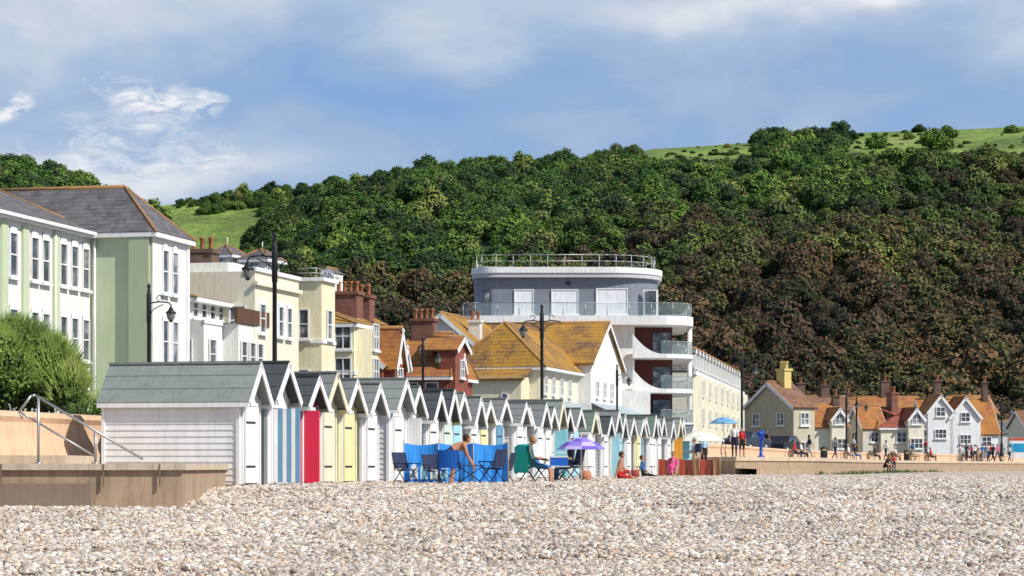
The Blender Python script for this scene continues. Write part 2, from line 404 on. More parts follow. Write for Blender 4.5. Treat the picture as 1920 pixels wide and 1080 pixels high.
g.box('upper_step',concrete,-30,-9.4,50.5,56.5,.062,.24)
g.box('footing',M('dark_damp_concrete',(.26,.2,.15),.9,.2),-30,-8.2,46.75,46.98,-.9,-.33)
for x in (-20,-17.5,-15,-12.5,-10,-8,-6.9): g.box('joints',jm,x,x+.025,46.905,46.95,-.4,.05)
g.done()
g=G('steel_handrail')
D=49.5
def q(px,py,d=D): return (wx(px,d),d,wz(py,d))
g.tube('rail',steel,[q(42,785),q(36,772),q(58,742),q(66,741),q(268,861)],.028)
g.tube('lower_rail',steel,[q(36,772),q(60,786),q(182,858)],.024)
for px,pt in ((72,745),(179,808)):
    g.cyl('post',steel,(wx(px,D),D,.05),q(px,pt),.03); g.cyl('flange',steel,(wx(px,D),D,.05),(wx(px,D),D,.09),.08)
g.done()
# ------------------------------------------------------------ hills
grass,nt,b_=newmat('hill_grass')
ge=nt.nodes.new('ShaderNodeNewGeometry').outputs['Position']
gc=ramp(nt,noise(nt,mapping(nt,ge,(1,1,1)),.02,6,.7),[(.35,(.12,.16,.035)),(.47,(.17,.26,.045)),(.56,(.24,.33,.06)),(.68,(.27,.26,.11))])
gc=mixc(nt,1.0,gc,ramp(nt,noise(nt,ge,.25,5,.7),[(.35,(.6,.62,.55)),(.65,(1.1,1.1,1.05))]),'MULTIPLY')
nt.links.new(gc,b_.inputs['Base Color']); b_.inputs['Roughness'].default_value=1
bump(nt,b_,noise(nt,ge,.3,5),.8,2)
soil=M('woodland_floor',(.03,.045,.018),1,.2,.05,streak=0)
class Hill:
    def __init__(s,name,pf,Db,Dc,De,p,mats,gmask,amp=2):
        s.px=np.array([a for a,b in pf]); s.py=np.array([b for a,b in pf]); s.Db,s.Dc,s.De,s.p,s.amp=Db,Dc,De,p,amp
        P=np.arange(s.px[0],s.px[-1]+1,14); R=list(np.linspace(Db,Dc,50))+list(np.linspace(Dc,De,8))[1:]
        v=[];f=[];mi=[]
        for Y in R:
            for p_ in P: v.append(((p_-960)*Y/F,Y,s.z(p_,Y)))
        n=len(P)
        for j in range(len(R)-1):
            for i in range(n-1):
                f.append((j*n+i,j*n+i+1,(j+1)*n+i+1,(j+1)*n+i)); z=v[j*n+i][2]; mi.append(0 if gmask(P[i],HZ-F*z/R[j],R[j]) else 1)
        mkobj(name,v,f,mats,mi=mi,smooth=True,recalc=False)
    def z(s,p,Y):
        zc=(HZ-np.interp(p,s.px,s.py))*s.Dc/F
        X=(p-960)*Y/F
        n=s.amp*(math.sin(X*.045+Y*.02)+.7*math.sin(X*.02-Y*.05+2)+.5*math.sin(X*.11+Y*.09))
        if Y<=s.Dc:
            t=(Y-s.Db)/(s.Dc-s.Db); return .6+(zc-.6)*t**s.p+n*math.sin(math.pi*t)
        t=(Y-s.Dc)/(s.De-s.Dc); return zc*(1-.45*t)
mainpf=[(60,868),(250,840),(330,780),(370,680),(400,580),(430,520),(465,470),(510,432),(560,400),(640,368),(720,350),(800,330),(900,326),(1000,326),(1100,314),(1170,300),(1215,280),(1300,275),(1400,268),(1450,268),(1530,262),(1600,249),(1700,246),(1800,243),(1920,237),(2500,220)]
def gm(p,y,Y): return (1200<p<1430 and y<305) or (p>1575 and y<300) 
HM=Hill('wooded_hill',mainpf,370,900,1300,.92,[grass,soil],gm,3)
leftpf=[(-500,300),(-200,305),(0,318),(100,340),(200,378),(270,412),(310,448),(332,490),(350,560),(375,660),(410,760),(470,840)]
HL=Hill('wooded_hill',leftpf,300,520,800,.95,[grass,soil],lambda p,y,Y:False,1)
fpf=[(-100,420),(200,400),(330,382),(400,378),(480,368),(560,353),(660,345),(760,380),(900,500)]
HF=Hill('meadow_hill',fpf,900,1300,1800,1.0,[grass,soil],lambda p,y,Y:True,1)
def crown(name,mat,core,lobes,n,size,seed,R=(1,1,.85)):
    rng=np.random.RandomState(seed); L=[]
    for i in range(lobes):
        d=rng.randn(3); d/=np.linalg.norm(d); d[2]=abs(d[2])*1.0-.15
        rr=rng.uniform(.35,.72); c=d*rr*np.array(R); c[2]+=R[2]*.75; L.append((c,rng.uniform(.22,.42)))
    L.append((np.array([0,0,R[2]*.7]),.55))
    w=np.array([r*r for c,r in L]); w/=w.sum()
    ch=rng.choice(len(L),n,p=w)
    C=np.array([L[i][0] for i in ch]); Rr=np.array([L[i][1] for i in ch])
    d=rng.randn(n,3); d/=np.linalg.norm(d,axis=1)[:,None]
    pos=C+d*Rr[:,None]*rng.uniform(.82,1.18,n)[:,None]*np.array([1,1,.85])
    nr=d+rng.randn(n,3)*.45+np.array([0,0,.25]); nr/=np.linalg.norm(nr,axis=1)[:,None]
    t=np.cross(nr,rng.randn(n,3)); t/=np.linalg.norm(t,axis=1)[:,None]; b=np.cross(nr,t)
    s=(size*rng.uniform(.6,1.3,n))[:,None]
    V=np.stack([pos-t*s-b*s*.6,pos+t*s*.9-b*s*.5,pos+t*s*.7+b*s*.8,pos-t*s*.8+b*s*.6],1).reshape(-1,3)
    Fc=[(4*i,4*i+1,4*i+2,4*i+3) for i in range(n)]; mi=[0]*n
    V=V.tolist(); 
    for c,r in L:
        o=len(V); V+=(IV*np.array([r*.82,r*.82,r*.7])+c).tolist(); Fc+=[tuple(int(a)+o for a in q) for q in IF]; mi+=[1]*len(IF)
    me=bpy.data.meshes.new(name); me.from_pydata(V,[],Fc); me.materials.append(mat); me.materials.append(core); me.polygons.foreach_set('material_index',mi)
    return me
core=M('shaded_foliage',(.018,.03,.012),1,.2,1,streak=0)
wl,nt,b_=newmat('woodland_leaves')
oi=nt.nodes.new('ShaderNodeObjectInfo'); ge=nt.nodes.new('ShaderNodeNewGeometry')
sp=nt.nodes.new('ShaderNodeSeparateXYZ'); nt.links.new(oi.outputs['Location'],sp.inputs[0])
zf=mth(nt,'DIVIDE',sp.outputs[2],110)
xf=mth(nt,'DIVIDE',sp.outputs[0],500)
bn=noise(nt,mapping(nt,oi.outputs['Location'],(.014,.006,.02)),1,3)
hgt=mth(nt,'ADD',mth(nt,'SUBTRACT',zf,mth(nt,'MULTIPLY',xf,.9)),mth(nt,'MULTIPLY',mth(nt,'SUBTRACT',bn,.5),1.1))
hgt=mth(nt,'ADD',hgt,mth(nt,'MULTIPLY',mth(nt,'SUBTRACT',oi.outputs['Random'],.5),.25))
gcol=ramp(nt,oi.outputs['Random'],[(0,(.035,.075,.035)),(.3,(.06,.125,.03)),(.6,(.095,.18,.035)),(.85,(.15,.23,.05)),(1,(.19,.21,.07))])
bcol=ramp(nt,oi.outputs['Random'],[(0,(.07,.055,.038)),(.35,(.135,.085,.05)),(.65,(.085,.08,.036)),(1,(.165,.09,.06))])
c=mixc(nt,ramp(nt,hgt,[(.26,(0,0,0)),(.52,(1,1,1))]),bcol,gcol)  # lower crowns browner: cloud shadow put into the leaf colour, with autumn tones
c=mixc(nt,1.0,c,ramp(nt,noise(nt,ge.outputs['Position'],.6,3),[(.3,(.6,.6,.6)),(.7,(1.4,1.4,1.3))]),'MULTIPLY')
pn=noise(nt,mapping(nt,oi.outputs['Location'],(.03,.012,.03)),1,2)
c=mixc(nt,1.0,c,ramp(nt,pn,[(.38,(.62,.66,.78)),(.6,(1.3,1.25,1.1))]),'MULTIPLY')  # cool dark and warm bright patches paint shadow and sun into the leaves
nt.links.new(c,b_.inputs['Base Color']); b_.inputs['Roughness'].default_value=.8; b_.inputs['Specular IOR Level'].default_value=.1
tcn=bpy.data.collections.new('woodland_crowns')
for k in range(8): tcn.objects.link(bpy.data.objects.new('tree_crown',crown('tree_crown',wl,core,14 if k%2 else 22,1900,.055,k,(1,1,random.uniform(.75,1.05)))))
def scatter(h,n,prob,rmin,rmax,prange,sink=.35,yr=None):
    P=[];R=[];S=[];I=[]
    for _ in range(n):
        Y=math.sqrt(random.uniform((yr or (h.Db,0))[0]**2,((yr or (0,h.Dc+25))[1])**2)); p=random.uniform(*prange)
        z=h.z(p,min(Y,h.Dc+40)); 
        r=rmin+(rmax-rmin)*random.random()**1.8
        py=HZ-F*(z+1.25*r)/Y
        if random.random()>prob(p,py,Y): continue
        P.append(((p-960)*Y/F,Y,z-r*sink)); R.append((random.uniform(-.15,.15),random.uniform(-.15,.15),random.uniform(0,6.28))); S.append((r,r*random.uniform(.85,1.1),r*random.uniform(.8,1.2))); I.append(random.randrange(8))
    return P,R,S,I
def pm(p,y,Y):
    if 1195<p<1425 and y<292: return .0
    if p>1580 and y<276: return .02
    if 1530<p<=1580 and y<250: return .3
    return 1
a=scatter(HM,7600,pm,2.7,6.4,(330,2400))
for px_,r in ((1420,4.5),(1432,5.5),(1452,6.5),(1475,5.5),(1497,4.5),(1512,4),(1572,6),(1562,4.5),(800,6.5),(825,5),(778,5),(612,6.5),(632,5),(718,6),(1160,4.5),(1185,4.5)):
    Y=885; a[0].append(((px_-960)*Y/F,Y,HM.z(px_,Y)-r*.3)); a[1].append((0,0,random.uniform(0,6))); a[2].append((r,r,r)); a[3].append(random.randrange(8))
# low scrub on the high pasture
for _ in range(90):
    px_=random.choice((random.uniform(1590,1960),random.uniform(1215,1420))); Y=random.uniform(820,895); r=random.uniform(.5,1.4); a[0].append(((px_-960)*Y/F,Y,HM.z(px_,Y)-r*.5)); a[1].append((0,0,random.uniform(0,6))); a[2].append((r*1.6,r*1.2,r)); a[3].append(random.randrange(8))
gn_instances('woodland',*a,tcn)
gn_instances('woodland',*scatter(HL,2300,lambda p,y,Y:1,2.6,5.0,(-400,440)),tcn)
b1=scatter(HF,110,lambda p,y,Y:1,3,5.5,(385,545),yr=(1275,1318))
b2=scatter(HF,130,lambda p,y,Y:1,4,7,(495,640),yr=(1080,1300)); b3=scatter(HF,40,lambda p,y,Y:1,1.5,3,(330,400),yr=(1290,1310))
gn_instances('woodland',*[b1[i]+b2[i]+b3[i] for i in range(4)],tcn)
# ------------------------------------------------------------ green hotel
g=B('green_hotel',170,109,13); L=g.L; 
E=wz(436,108.3)-1.0
g.box('walls',offw,-30,0-.002,0,11,0,E); 
yF=-2.95
k=(350-960)/F
ux,uy=math.sin(g.t),math.cos(g.t); vx,vy=-math.cos(g.t),math.sin(g.t)
ox,oy=g.C[0]+vx*yF,g.C[1]+vy*yF
Lw=(k*oy-ox)/(ux-k*uy)
g.box('wing_walls',green,0,Lw,yF,9,0,E+.001)
g.box('wing_front',offw,-.03,Lw+.03,yF-.06,yF-.003,0,E)
g.box('corner_pilaster',greend,-.28,-.002,yF+.05,yF+1.0,0,E)  # pilaster takes a darker tone of the sage wall colour
g.hip(slate,0,Lw,yF,9,E+.02,2.35,'y',.35)
g.hip(slate,-30,0.3,0,11,E,2.5,'x',.35,ins=0.2)
for z in (E-1.65,E-4.85,E-8.0):
    for px in (305,323): 
        kk=(px-960)/F; x=(kk*oy-ox)/(ux-kk*uy); g.win('f',yF-.06,x,z,.75,2.0,sur=white,arch=True)
    for px in (22,62,83,116,137,158): g.win('f',0,L(px),z,.8,1.9,sur=white,arch=True)
    for px in (-20,-55,-80): g.win('f',0,L(px),z,.8,1.9,sur=white)
for px in (-40,5,45,103): g.fb('pilasters',green,'f',0,L(px)-.3,L(px)+.3,0,E-.35,0,.12)
g.box('front_pilaster',white,Lw-.25,Lw+.05,yF-.14,yF-.061,0,E-.02)
g.cyl('downpipe',white,(-.12,-.25,0),(-.12,-.25,E-.2),.06); g.cyl('downpipe',white,(L(100),-.12,0),(L(100),-.12,E-.2),.05)
g.box('gutter',white,-30,-.45,-.5,-.36,E-.12,E+.02)
g.done()
# ------------------------------------------------------------ white house
g=B('white_seafront_house',382,115.5); Lf=g.L(474); Wd=g.W(340); e=g.Z(600)
g.box('walls',offw,0,Lf,0,9,0,e); g.box('attic_storey',offw,.4,Lf-.5,.9,8.5,e,g.Z(556))
g.hip(brwn,.2,Lf-.3,.6,8.8,g.Z(556),.75,'x',.3)
for i in range(5): g.win('f',.9,1+i*1.15,e+.62,.8,.85,blind=MATS['glass'],sur=white)
g.box('parapet',brownw,2.2,Lf,-.9,-.75,e,e+.75); g.box('bay',offw,2.6,Lf-.2,-.8,-.002,0,e-.05)
for z in (e-1.6,e-4.4):
    for x in (1.0,): g.win('f',0,x,z,.9,1.5)
    for x in (3.2,4.4,5.5): g.win('f',-.8,x,z,.8,1.5)
    g.win('s',0,.9,z,.7,1.4)
g.box('string_course',white,-.05,Lf+.05,-.06,-.003,e-.15,e+.04)
g.done()
g=B('brick_terrace_house',405,123); 
g.box('walls',brickd,0,g.L(470),0,6,0,g.Z(500)); g.box('gable_stack',brickd,-.8,.4,.4,2.2,g.Z(560),g.Z(478)); 
g.chim(-.2,.9,g.Z(500),g.Z(476),1.1,1.9,4,brickd); g.hip(brwn,0,g.L(470),0,6,g.Z(500),.6,'x',.2)
g.box('roof_box',white,4.5,7.5,.8,3,g.Z(500),g.Z(478)); g.done()
for c_,y_ in ((420,478),(486,486)):
    g=B('hillside_villa',c_,190,20); z=g.Z(y_); g.box('walls',offw,0,2.6,-.5,1.2,0,z); g.hip(slate,0,2.6,-.5,1.2,z,.9,'x',.5)
    for x in (.5,1.3,2.1): g.win('f',-.5,x,z-.55,.5,.7)
    g.win('s',0,.35,z-.55,.8,.7); g.cyl('finial',white,(1.3,.35,z+.8),(1.3,.35,z+1.5),.04); g.done()
g=B('hillside_villa',618,215,20); g.box('walls',offw,0,2,-.4,.8,0,g.Z(512)); g.gable(slate,offw,0,2,-.4,.8,g.Z(512),.4,'x',.1); g.win('s',0,.2,g.Z(525),.5,.8); g.done()
# ------------------------------------------------------------ cream buildings
g=B('cream_apartment_house',478,120); Lf=g.L(560); e=g.Z(508)
g.box('walls',cream,0,Lf,0,10,0,e); g.box('parapet_coping',white,-.12,Lf+.1,-.12,.4,e+.002,e+.2); g.box('cornice',cream,-.2,Lf+.1,-.2,-.002,e-.7,e-.5)
g.box('roof_plant',offw,1.5,6,2,5,e,e+.6)
for j,z in enumerate((g.Z(595),g.Z(595)-3.1,g.Z(595)-6)):
    g.win('f',0,g.L(490),z,.85,1.5,sur=white); g.win('f',0,g.L(524),z,.75,1.6,arch=True,sur=white); g.win('f',0,g.L(540),z,.75,1.6,arch=True,sur=white)
g.win('s',0,.9,g.Z(600),.9,1.5); g.done()
g=B('cream_apartment_house',603,127.5); Lf=g.L(628); Ws=g.W(558); e=g.Z(527)
g.box('walls',cream2,0,Lf,0,Ws+4,0,e); g.box('cornice',white,-.18,Lf+.1,-.18,Ws+4,e+.002,e+.2); g.box('band',white,-.08,Lf+.02,-.08,-.002,e-3.3,e-3.1)
g.box('side_band',white,-.08,-.002,0,Ws,e-3.3,e-3.1)
for z in (g.Z(607),g.Z(607)-3.2):
    g.win('s',0,Ws*.72,z,.6,1.6); g.win('f',0,Lf*.5,z,.8,1.6)
for x in frange(0,4,.9): g.cyl('roof_railing',steel,(x,.3,e+.2),(x,.3,e+.7),.025)
for zz in (.45,.7): g.tube('roof_railing',steel,[(0,Ws,e+zz),(0,.3,e+zz),(4,.3,e+zz)],.02)
g.done()
g=B('yellow_bay_house',664,135); Lf=g.L(702); Ws=g.W(627); e=g.Z(606)
g.box('walls',cream2,0,Lf,0,Ws+4,0,e); g.hip(lich,0,Lf,0,Ws+4,e,.95,'x',.25)
g.prism('bay',cream2,[(.3,-.001),(.7,-.8),(2.0,-.8),(2.4,-.001)],0,e-.3); g.box('band',white,-.09,Lf,-.07,-.002,e-2.9,e-2.7); g.box('side_band',white,-.08,-.002,0,Ws,e-2.9,e-2.7)
for z in (g.Z(630),g.Z(695),g.Z(760)):
    g.win('s',0,Ws*.55,z,1.0,1.5,mull=1); g.win('f',-.8,1.35,z,1.0,1.5,mull=1); g.win('f',0,3.1,z,.6,1.4)
g.done()
g=B('brick_chimney_house',662,146); g.box('walls',brick,0,5,-.4,3,0,g.Z(600)); g.gable(lich,brick,0,5,-.4,3,g.Z(600),.9,'x'); g.chim(.2,.4,g.Z(600),g.Z(553),1.3,1.55,4); g.chim(1.8,-.2,g.Z(600),g.Z(556),1.0,.9,2); g.done()
# ------------------------------------------------------------ orange roofed houses
g=B('tile_hung_house',716,142.5); Lf=g.L(762); Ws=g.W(690); e=g.Z(680)
g.box('walls',redt,0,Lf,0,7,0,e); g.box('ground_floor',offw,-.05,Lf+.02,-.3,-.002,0,g.Z(718))
g.gable(lich2,redt,0,Lf,0,7,e,g.Z(592,2,3.5)-e,'x',.35)
g.gable(lich2,offw,.5,2.6,-.6,3,e,g.Z(612)-e-.1,'y',.25); g.box('dormer_wall',redt,.5,2.6,-.6,.1,e-2.2,e)
g.win('f',-.6,1.55,e-.8,1.1,1.1,mull=1); g.win('f',0,3.6,e-.9,.9,1.1,mull=1); g.win('s',0,1,e-.9,.9,1.2); g.win('s',0,1,e-3.6,.9,1.2)
g.gable(lich2,redt,3.2,4.8,-.2,2.5,e,1.2,'y',.2); g.done()
g=B('tile_hung_house',838,155); Lf=g.L(864); Ws=g.W(762); e=g.Z(706)
g.box('walls',redt,0,Lf+3,0,Ws+1,0,e); g.hip(lich2,0,Lf+3,0,Ws+1,e,g.Z(622,2,2)-e,'y',.35,ins=.8)
g.box('gable_bay',redt,.2,Lf,-.5,.6,0,g.Z(655)); g.gable(lich2,redt,.2,Lf,-.5,1.6,g.Z(655),.8,'y',.2)
g.win('f',-.5,Lf*.5,g.Z(690),1,1.2,mull=1); g.win('s',0,1,e-.9,.9,1.1); g.win('s',0,2.2,e-.9,.6,1.1)
g.chim(3,2.4,e+1.5,g.Z(603,3,2),.9,1.5,4); g.gable(lich2,redt,1.8,3.2,-.3,2,g.Z(690),1.0,'y',.2)
g.done()
# ------------------------------------------------------------ orange-roof hotel
g=B('seafront_hotel',1012,178); Ws=g.W(856); e=g.Z(688); L=g.L
g.box('walls',cream,0,L(1085),0,Ws,0,e); r=g.Z(606,3,Ws*.6)
g.hip(lich,0,L(1085)+2,-.2,Ws+.3,e,r-e,'x',.4,ins=2.4)
g.box('side_extension',cream2,-2.6,-.003,.8,Ws-.6,0,g.Z(708)); g.slab('lean_to_roof',lich,[(-3.0,.5,g.Z(712)),(-3.0,Ws-.3,g.Z(712)),(-.02,Ws-.3,g.Z(688)),(-.02,.5,g.Z(688))],.12)
xa,xb=L(1082),L(1142)
g.box('centre_block',offw,xa,xb,-1.1,9,0,g.Z(680,xa)); g.gable(lich,offw,xa,xb,-1.1,9,g.Z(680,xa),g.Z(604,xa+4)-g.Z(680,xa),'y',.3)
xc=L(1204)
g.box('far_block',offw,xb+.003,xc,0,8,0,g.Z(690,xb)); g.gable(lich,offw,xb,xc,0,8,g.Z(690,xb),2.1,'x',.35)
g.gable(lich,offw,1.5,xa+1,3.6,Ws+6,e+.4,g.Z(591,3,8)-e-.4,'x',.4)
for px in (1022,1037,1052,1067): 
    for z in (e-1.3,e-4.2): g.win('f',0,L(px),z,.9,1.3,mull=1)
for px in (1094,1108,1122): g.win('f',-1.1,L(px),e-1.2,.9,1.3,mull=1)
for px in (1150,1162,1175,1188,1198): 
    for z in (e-1.6,e-4.4): g.win('f',0,L(px),z,1.0,1.3,mull=1)
g.win('s',0,1.2,e-1.2,.7,1.1); g.win('s',-2.6,2,e-2.4,.5,.8)
for (a0,a1,y_) in ((L(1030),xa-.3,0),(xa+.2,xc,-1.1)):
    g.slab('veranda_canopy',canopy,[(a0,y_-1.9,e-3.2),(a1,y_-1.9,e-3.2),(a1,y_-.02,e-2.3),(a0,y_-.02,e-2.3)],.06)
    for x in frange(a0,a1,2.4): g.cyl('veranda_posts',white,(x,y_-1.8,0),(x,y_-1.8,e-3.2),.05)
    g.box('valance',white,a0,a1,y_-1.95,y_-1.88,e-3.45,e-3.2)
for x in frange(0,xc,.35): g.cyl('terrace_railing',black,(x,-3.4,0),(x,-3.4,1.9),.025,n=4)
g.box('railing_top',black,0,xc,-3.44,-3.36,1.9,1.97)
g.chim(4,6,e+2,e+3.6,.7,.9,2,offw)
g.done()
# ------------------------------------------------------------ modern apartment block
def rrect(x0,x1,y0,y1,r):
    P=[]
    for (cx,cy,a0,rr) in ((x0+r[0],y0+r[0],180,r[0]),(x1-r[1],y0+r[1],270,r[1]),(x1-r[2],y1-r[2],0,r[2]),(x0+r[3],y1-r[3],90,r[3])):
        for i in range(11):
            a=rad(a0+9*i); P.append((cx+rr*math.cos(a),cy+rr*math.sin(a)))
    return P
D=208; g=B('modern_apartment_block',960,D,90,1.0)
X=lambda px,d=0: (px-960)*(D+d)/F
Z=lambda py,d=0: (HZ-py)*(D+d)/F-1
def railing(part,pts,z,h,sp,rails,r=.035,mat=steel):
    for a,b in zip(pts[:-1],pts[1:]):
        for hh in rails: g.cyl(part,mat,(*a,z+hh),(*b,z+hh),r,r,5)
    acc=0
    for a,b in zip(pts[:-1],pts[1:]):
        l=math.dist(a,b); t=sp-acc
        while t<l:
            p=(a[0]+(b[0]-a[0])*t/l,a[1]+(b[1]-a[1])*t/l); g.cyl(part,mat,(*p,z),(*p,z+h),r,r,5); t+=sp
        acc=(acc+l)%sp
sl=rrect(X(864),X(1303),-1,17,(1.5,3,3,1.5)); g.prism('terrace_slab',white,sl,Z(610),Z(593))
ri=rrect(X(864)+.15,X(1303)-.15,-.85,16.8,(1.4,2.9,2.9,1.4)); ri.append(ri[0])
for a_,b_2 in zip(ri[:-1],ri[1:]): g.face('glass_balustrade',cg,[(*a_,Z(593)),(*b_2,Z(593)),(*b_2,Z(569)),(*a_,Z(569))])
railing('balustrade_rail',ri,Z(593),1.1,1.9,(1.12,))
dr=rrect(X(888),X(1240),.9,15,(1.8,4.6,4.6,2)); g.prism('penthouse_drum',slateW,dr,Z(593),Z(516))
dfm=M('dark_frame',(.05,.05,.06))
ro=rrect(X(884),X(1248),.3,15.6,(2.2,5.2,5.2,2.5)); g.prism('roof_slab',M('grey_fascia',(.5,.5,.52),.6),ro,Z(519),Z(511)); 
ro2=rrect(X(884)-.05,X(1248)+.05,.2,15.7,(2.2,5.2,5.2,2.5)); g.prism('roof_fascia',white,ro2,Z(511)+.002,Z(500))
rr_=rrect(X(892),X(1236),1.2,14.5,(2.2,5,5,2.5)); rr_.append(rr_[0]); railing('roof_railing',rr_,Z(500),1.15,1.5,(.6,1.15))
shut=M('roller_shutter',(.76,.77,.8),.5,.04)
def wf(px0,px1,py0,py1,pl,blind=None,frame=None,mull=0,bars=0):
    a=(X(px0)+X(px1))/2; g.win('f',pl,a,(Z(py0)+Z(py1))/2,X(px1)-X(px0),Z(py0)-Z(py1),frame=frame,blind=blind,mull=mull,bars=bars)
wf(964,1001,541,588,.9,shut); wf(1034,1085,541,588,.9,shut); wf(1118,1178,539,588,.9,shut); wf(906,921,543,588,.9,frame=dfm)
g.box('corner_window',glass,X(1212),X(1232),1.35,1.6,Z(588),Z(543)); g.box('corner_window_frame',white,X(1208),X(1236),1.45,1.7,Z(590),Z(541))
g.box('vent',dfm,X(1062),X(1070),.8,.9,Z(533),Z(526))
g.box('body',white,X(890),X(1190),0.2,15,0,Z(610)-.002)
g.box('stair_core',redbr,X(1190)+.01,X(1265),3.0,15,0,Z(611))
for i,(yt,yb) in enumerate(((655,672),(722,737),(786,800))):
    sl=rrect(X(1175),X(1303),-1,14,(1.2,3,3,.5)); g.prism('balcony_slab',white,sl,Z(yb),Z(yb)+.35)
    k=14; xs_=[X(1185)+(X(1245)-X(1185))*j/k for j in range(k+1)]
    for j in range(k):
        t0=j/k; t1=(j+1)/k
        hf=lambda t: .35+1.75*(1-t)**2.2
        g.add('parapet',white,[(xs_[j],-1.12,Z(yb)),(xs_[j+1],-1.12,Z(yb)),(xs_[j+1],-1.12,Z(yb)+hf(t1)),(xs_[j],-1.12,Z(yb)+hf(t0)),
                               (xs_[j],-.92,Z(yb)),(xs_[j+1],-.92,Z(yb)),(xs_[j+1],-.92,Z(yb)+hf(t1)),(xs_[j],-.92,Z(yb)+hf(t0))],[(0,1,2,3),(7,6,5,4),(3,2,6,7),(0,4,5,1)])
    gl=[p for p in rrect(X(1175)+.1,X(1303)-.1,-.9,13.9,(1.2,2.9,2.9,.5)) if p[0]>X(1228)]
    for a_,b_2 in zip(gl[:-1],gl[1:]): g.face('balcony_glass',cg,[(*a_,Z(yb)+.35),(*b_2,Z(yb)+.35),(*b_2,Z(yb)+1.45),(*a_,Z(yb)+1.45)])
    railing('balcony_rail',gl,Z(yb)+.35,1.1,1.6,(1.1,))
    g.box('patio_door',glass,X(1228),X(1262),2.9,2.99,Z(yb)+.36,Z(yb)+2.4)
g.cyl('corner_column',white,(X(1297),2.5,0),(X(1297),2.5,Z(611)),.22)
g.box('lower_wing',offw,X(1150),X(1215),-3.5,.19,0,Z(735))
g.done()
# ------------------------------------------------------------ mansard hotel
g=B('mansard_hotel',1300,238,9.5); Lf=g.L(1392); e=g.Z(697); g.box('walls',cream,0,Lf,0,9,0,e)
g.box('cornice',white,-.2,Lf+.2,-.3,-.002,e-.3,e+.1)
zt=g.Z(645)
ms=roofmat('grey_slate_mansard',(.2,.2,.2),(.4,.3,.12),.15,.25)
g.add('roof',ms,[(-.1,-.1,e+.1),(Lf+.1,-.1,e+.1),(Lf+.1,9,e+.1),(-.1,9,e+.1),(.5,1.1,zt),(Lf-.5,1.1,zt),(Lf-.5,8,zt),(.5,8,zt)],[(0,1,5,4),(1,2,6,5),(2,3,7,6),(3,0,4,7),(4,5,6,7)])
n=int(Lf/4)
for i in range(n):
    x=2+i*4; g.box('dormers',offw,x-.8,x+.8,-.05,1.1,e+.2,e+1.9); g.win('f',-.05,x,e+1.05,.9,1.2); g.gable(ms,offw,x-.8,x+.8,-.05,1.2,e+1.9,.45,'y',.1)
    for z in (e-1.6,e-4.4,e-7.0): g.win('f',0,x,z,1.1,1.6); g.win('f',0,x+2,z,.8,1.6)
    if i%2==0: g.prism('bays',cream,[(x-1.2,-.002),(x-.8,-.8),(x+.8,-.8),(x+1.2,-.002)],0,e-.35); [g.win('f',-.8,x,z,1.1,1.6) for z in (e-1.6,e-4.4,e-7.0)]
g.chim(5,5,zt,zt+1.6,.8,1.4,4); g.chim(20,5,zt,zt+1.6,.8,1.4,4); g.done()
# ------------------------------------------------------------ right hand cottages
def house(name,c,D,th,ws,lf,ye,yr,axis,wall,roof,wins=1,ch=None,hip=False,floors=2):
    g=B(name,c,D,th); Ws=g.W(ws); Lf=max(2.5,g.L(lf)) if lf else 8
    e=g.Z(ye); h=g.Z(yr)-e
    g.box('walls',wall,0,Lf,0,Ws,0,e)
    (g.hip if hip else lambda m,*a: g.gable(m,wall,*a))(roof,0,Lf,0,Ws,e,h,axis,.25)
    for fl in range(floors):
        z=e-1.1-fl*2.6
        n=max(1,int(Ws/2.4)); 
        for i in range(n): g.win('s',0,Ws*(i+.5)/n,z,.95,1.15,mull=1)
        n=max(1,int(Lf/2.6))
        for i in range(n): g.win('f',0,Lf*(i+.5)/n,z,1.0,1.15,mull=1)
    for cc in (ch or []): g.chim(*cc[:2],e,e+h+cc[2],.8,1.1,3,cc[3] if len(cc)>3 else None, cc[4] if len(cc)>4 else None)
    g.done(); return g
def house2(name,pa,pb,D,ye,yr,wall,roof,gabs=(),chs=(),depth=7,floors=2,hip=False,th=82):
    g=B(name,pa,D,th); w=(pb-pa)*D/F; e=g.Z(ye); h=g.Z(yr)-e
    g.box('walls',wall,0,w,0,depth,0,e)
    if hip: g.hip(roof,0,w,0,depth,e,h,'x',.3)
    else: g.gable(roof,wall,0,w,0,depth,e,h,'x',.3)
    n=max(1,int(w/2.6))
    for fl in range(floors):
        for i in range(n):
            xw=w*(i+.5)/n; pxw=pa+xw*F/D
            if any(a-6<pxw<b+6 for a,b,_ in gabs): continue
            g.win('f',0,xw,e-1.0-2.6*fl,1.2,1.15,mull=1)
    for a,b,ya in gabs:
        x0=(a-pa)*D/F; x1=(b-pa)*D/F; ap=g.Z(ya); ee=max(1.5,ap-(x1-x0)*.62)
        g.box('gable_bay',wall,x0,x1,-1.0,1,0,ee); g.gable(roof,wall,x0,x1,-1.0,depth*.5,ee,ap-ee,'y',.25)
        g.win('f',-1.0,(x0+x1)/2,ee-.1,1.1,1.1,mull=1); g.win('f',-1.0,(x0+x1)/2,ee-2.7,1.4,1.1,mull=2)
    for pc_,yt,bw in chs:
        g.chim((pc_-pa)*D/F,depth*.5,e+h*.5,g.Z(yt,0,0),bw,.9,2,brickd)
    g.done()
house('gabled_cottage',1488,213,55,1396,1522,762,716,'x',beige,brwn,ch=[(1.5,3.0,1.1,yellow,yellow)])
house2('terraced_cottage',1500,1605,300,770,742,cream,brwn,chs=((1519,718,1.0),(1566,722,1.1)),depth=9)
house2('brick_cottage',1512,1590,255,800,757,cream,lich2,gabs=((1556,1586,766),),chs=((1590,742,.7),),depth=9)
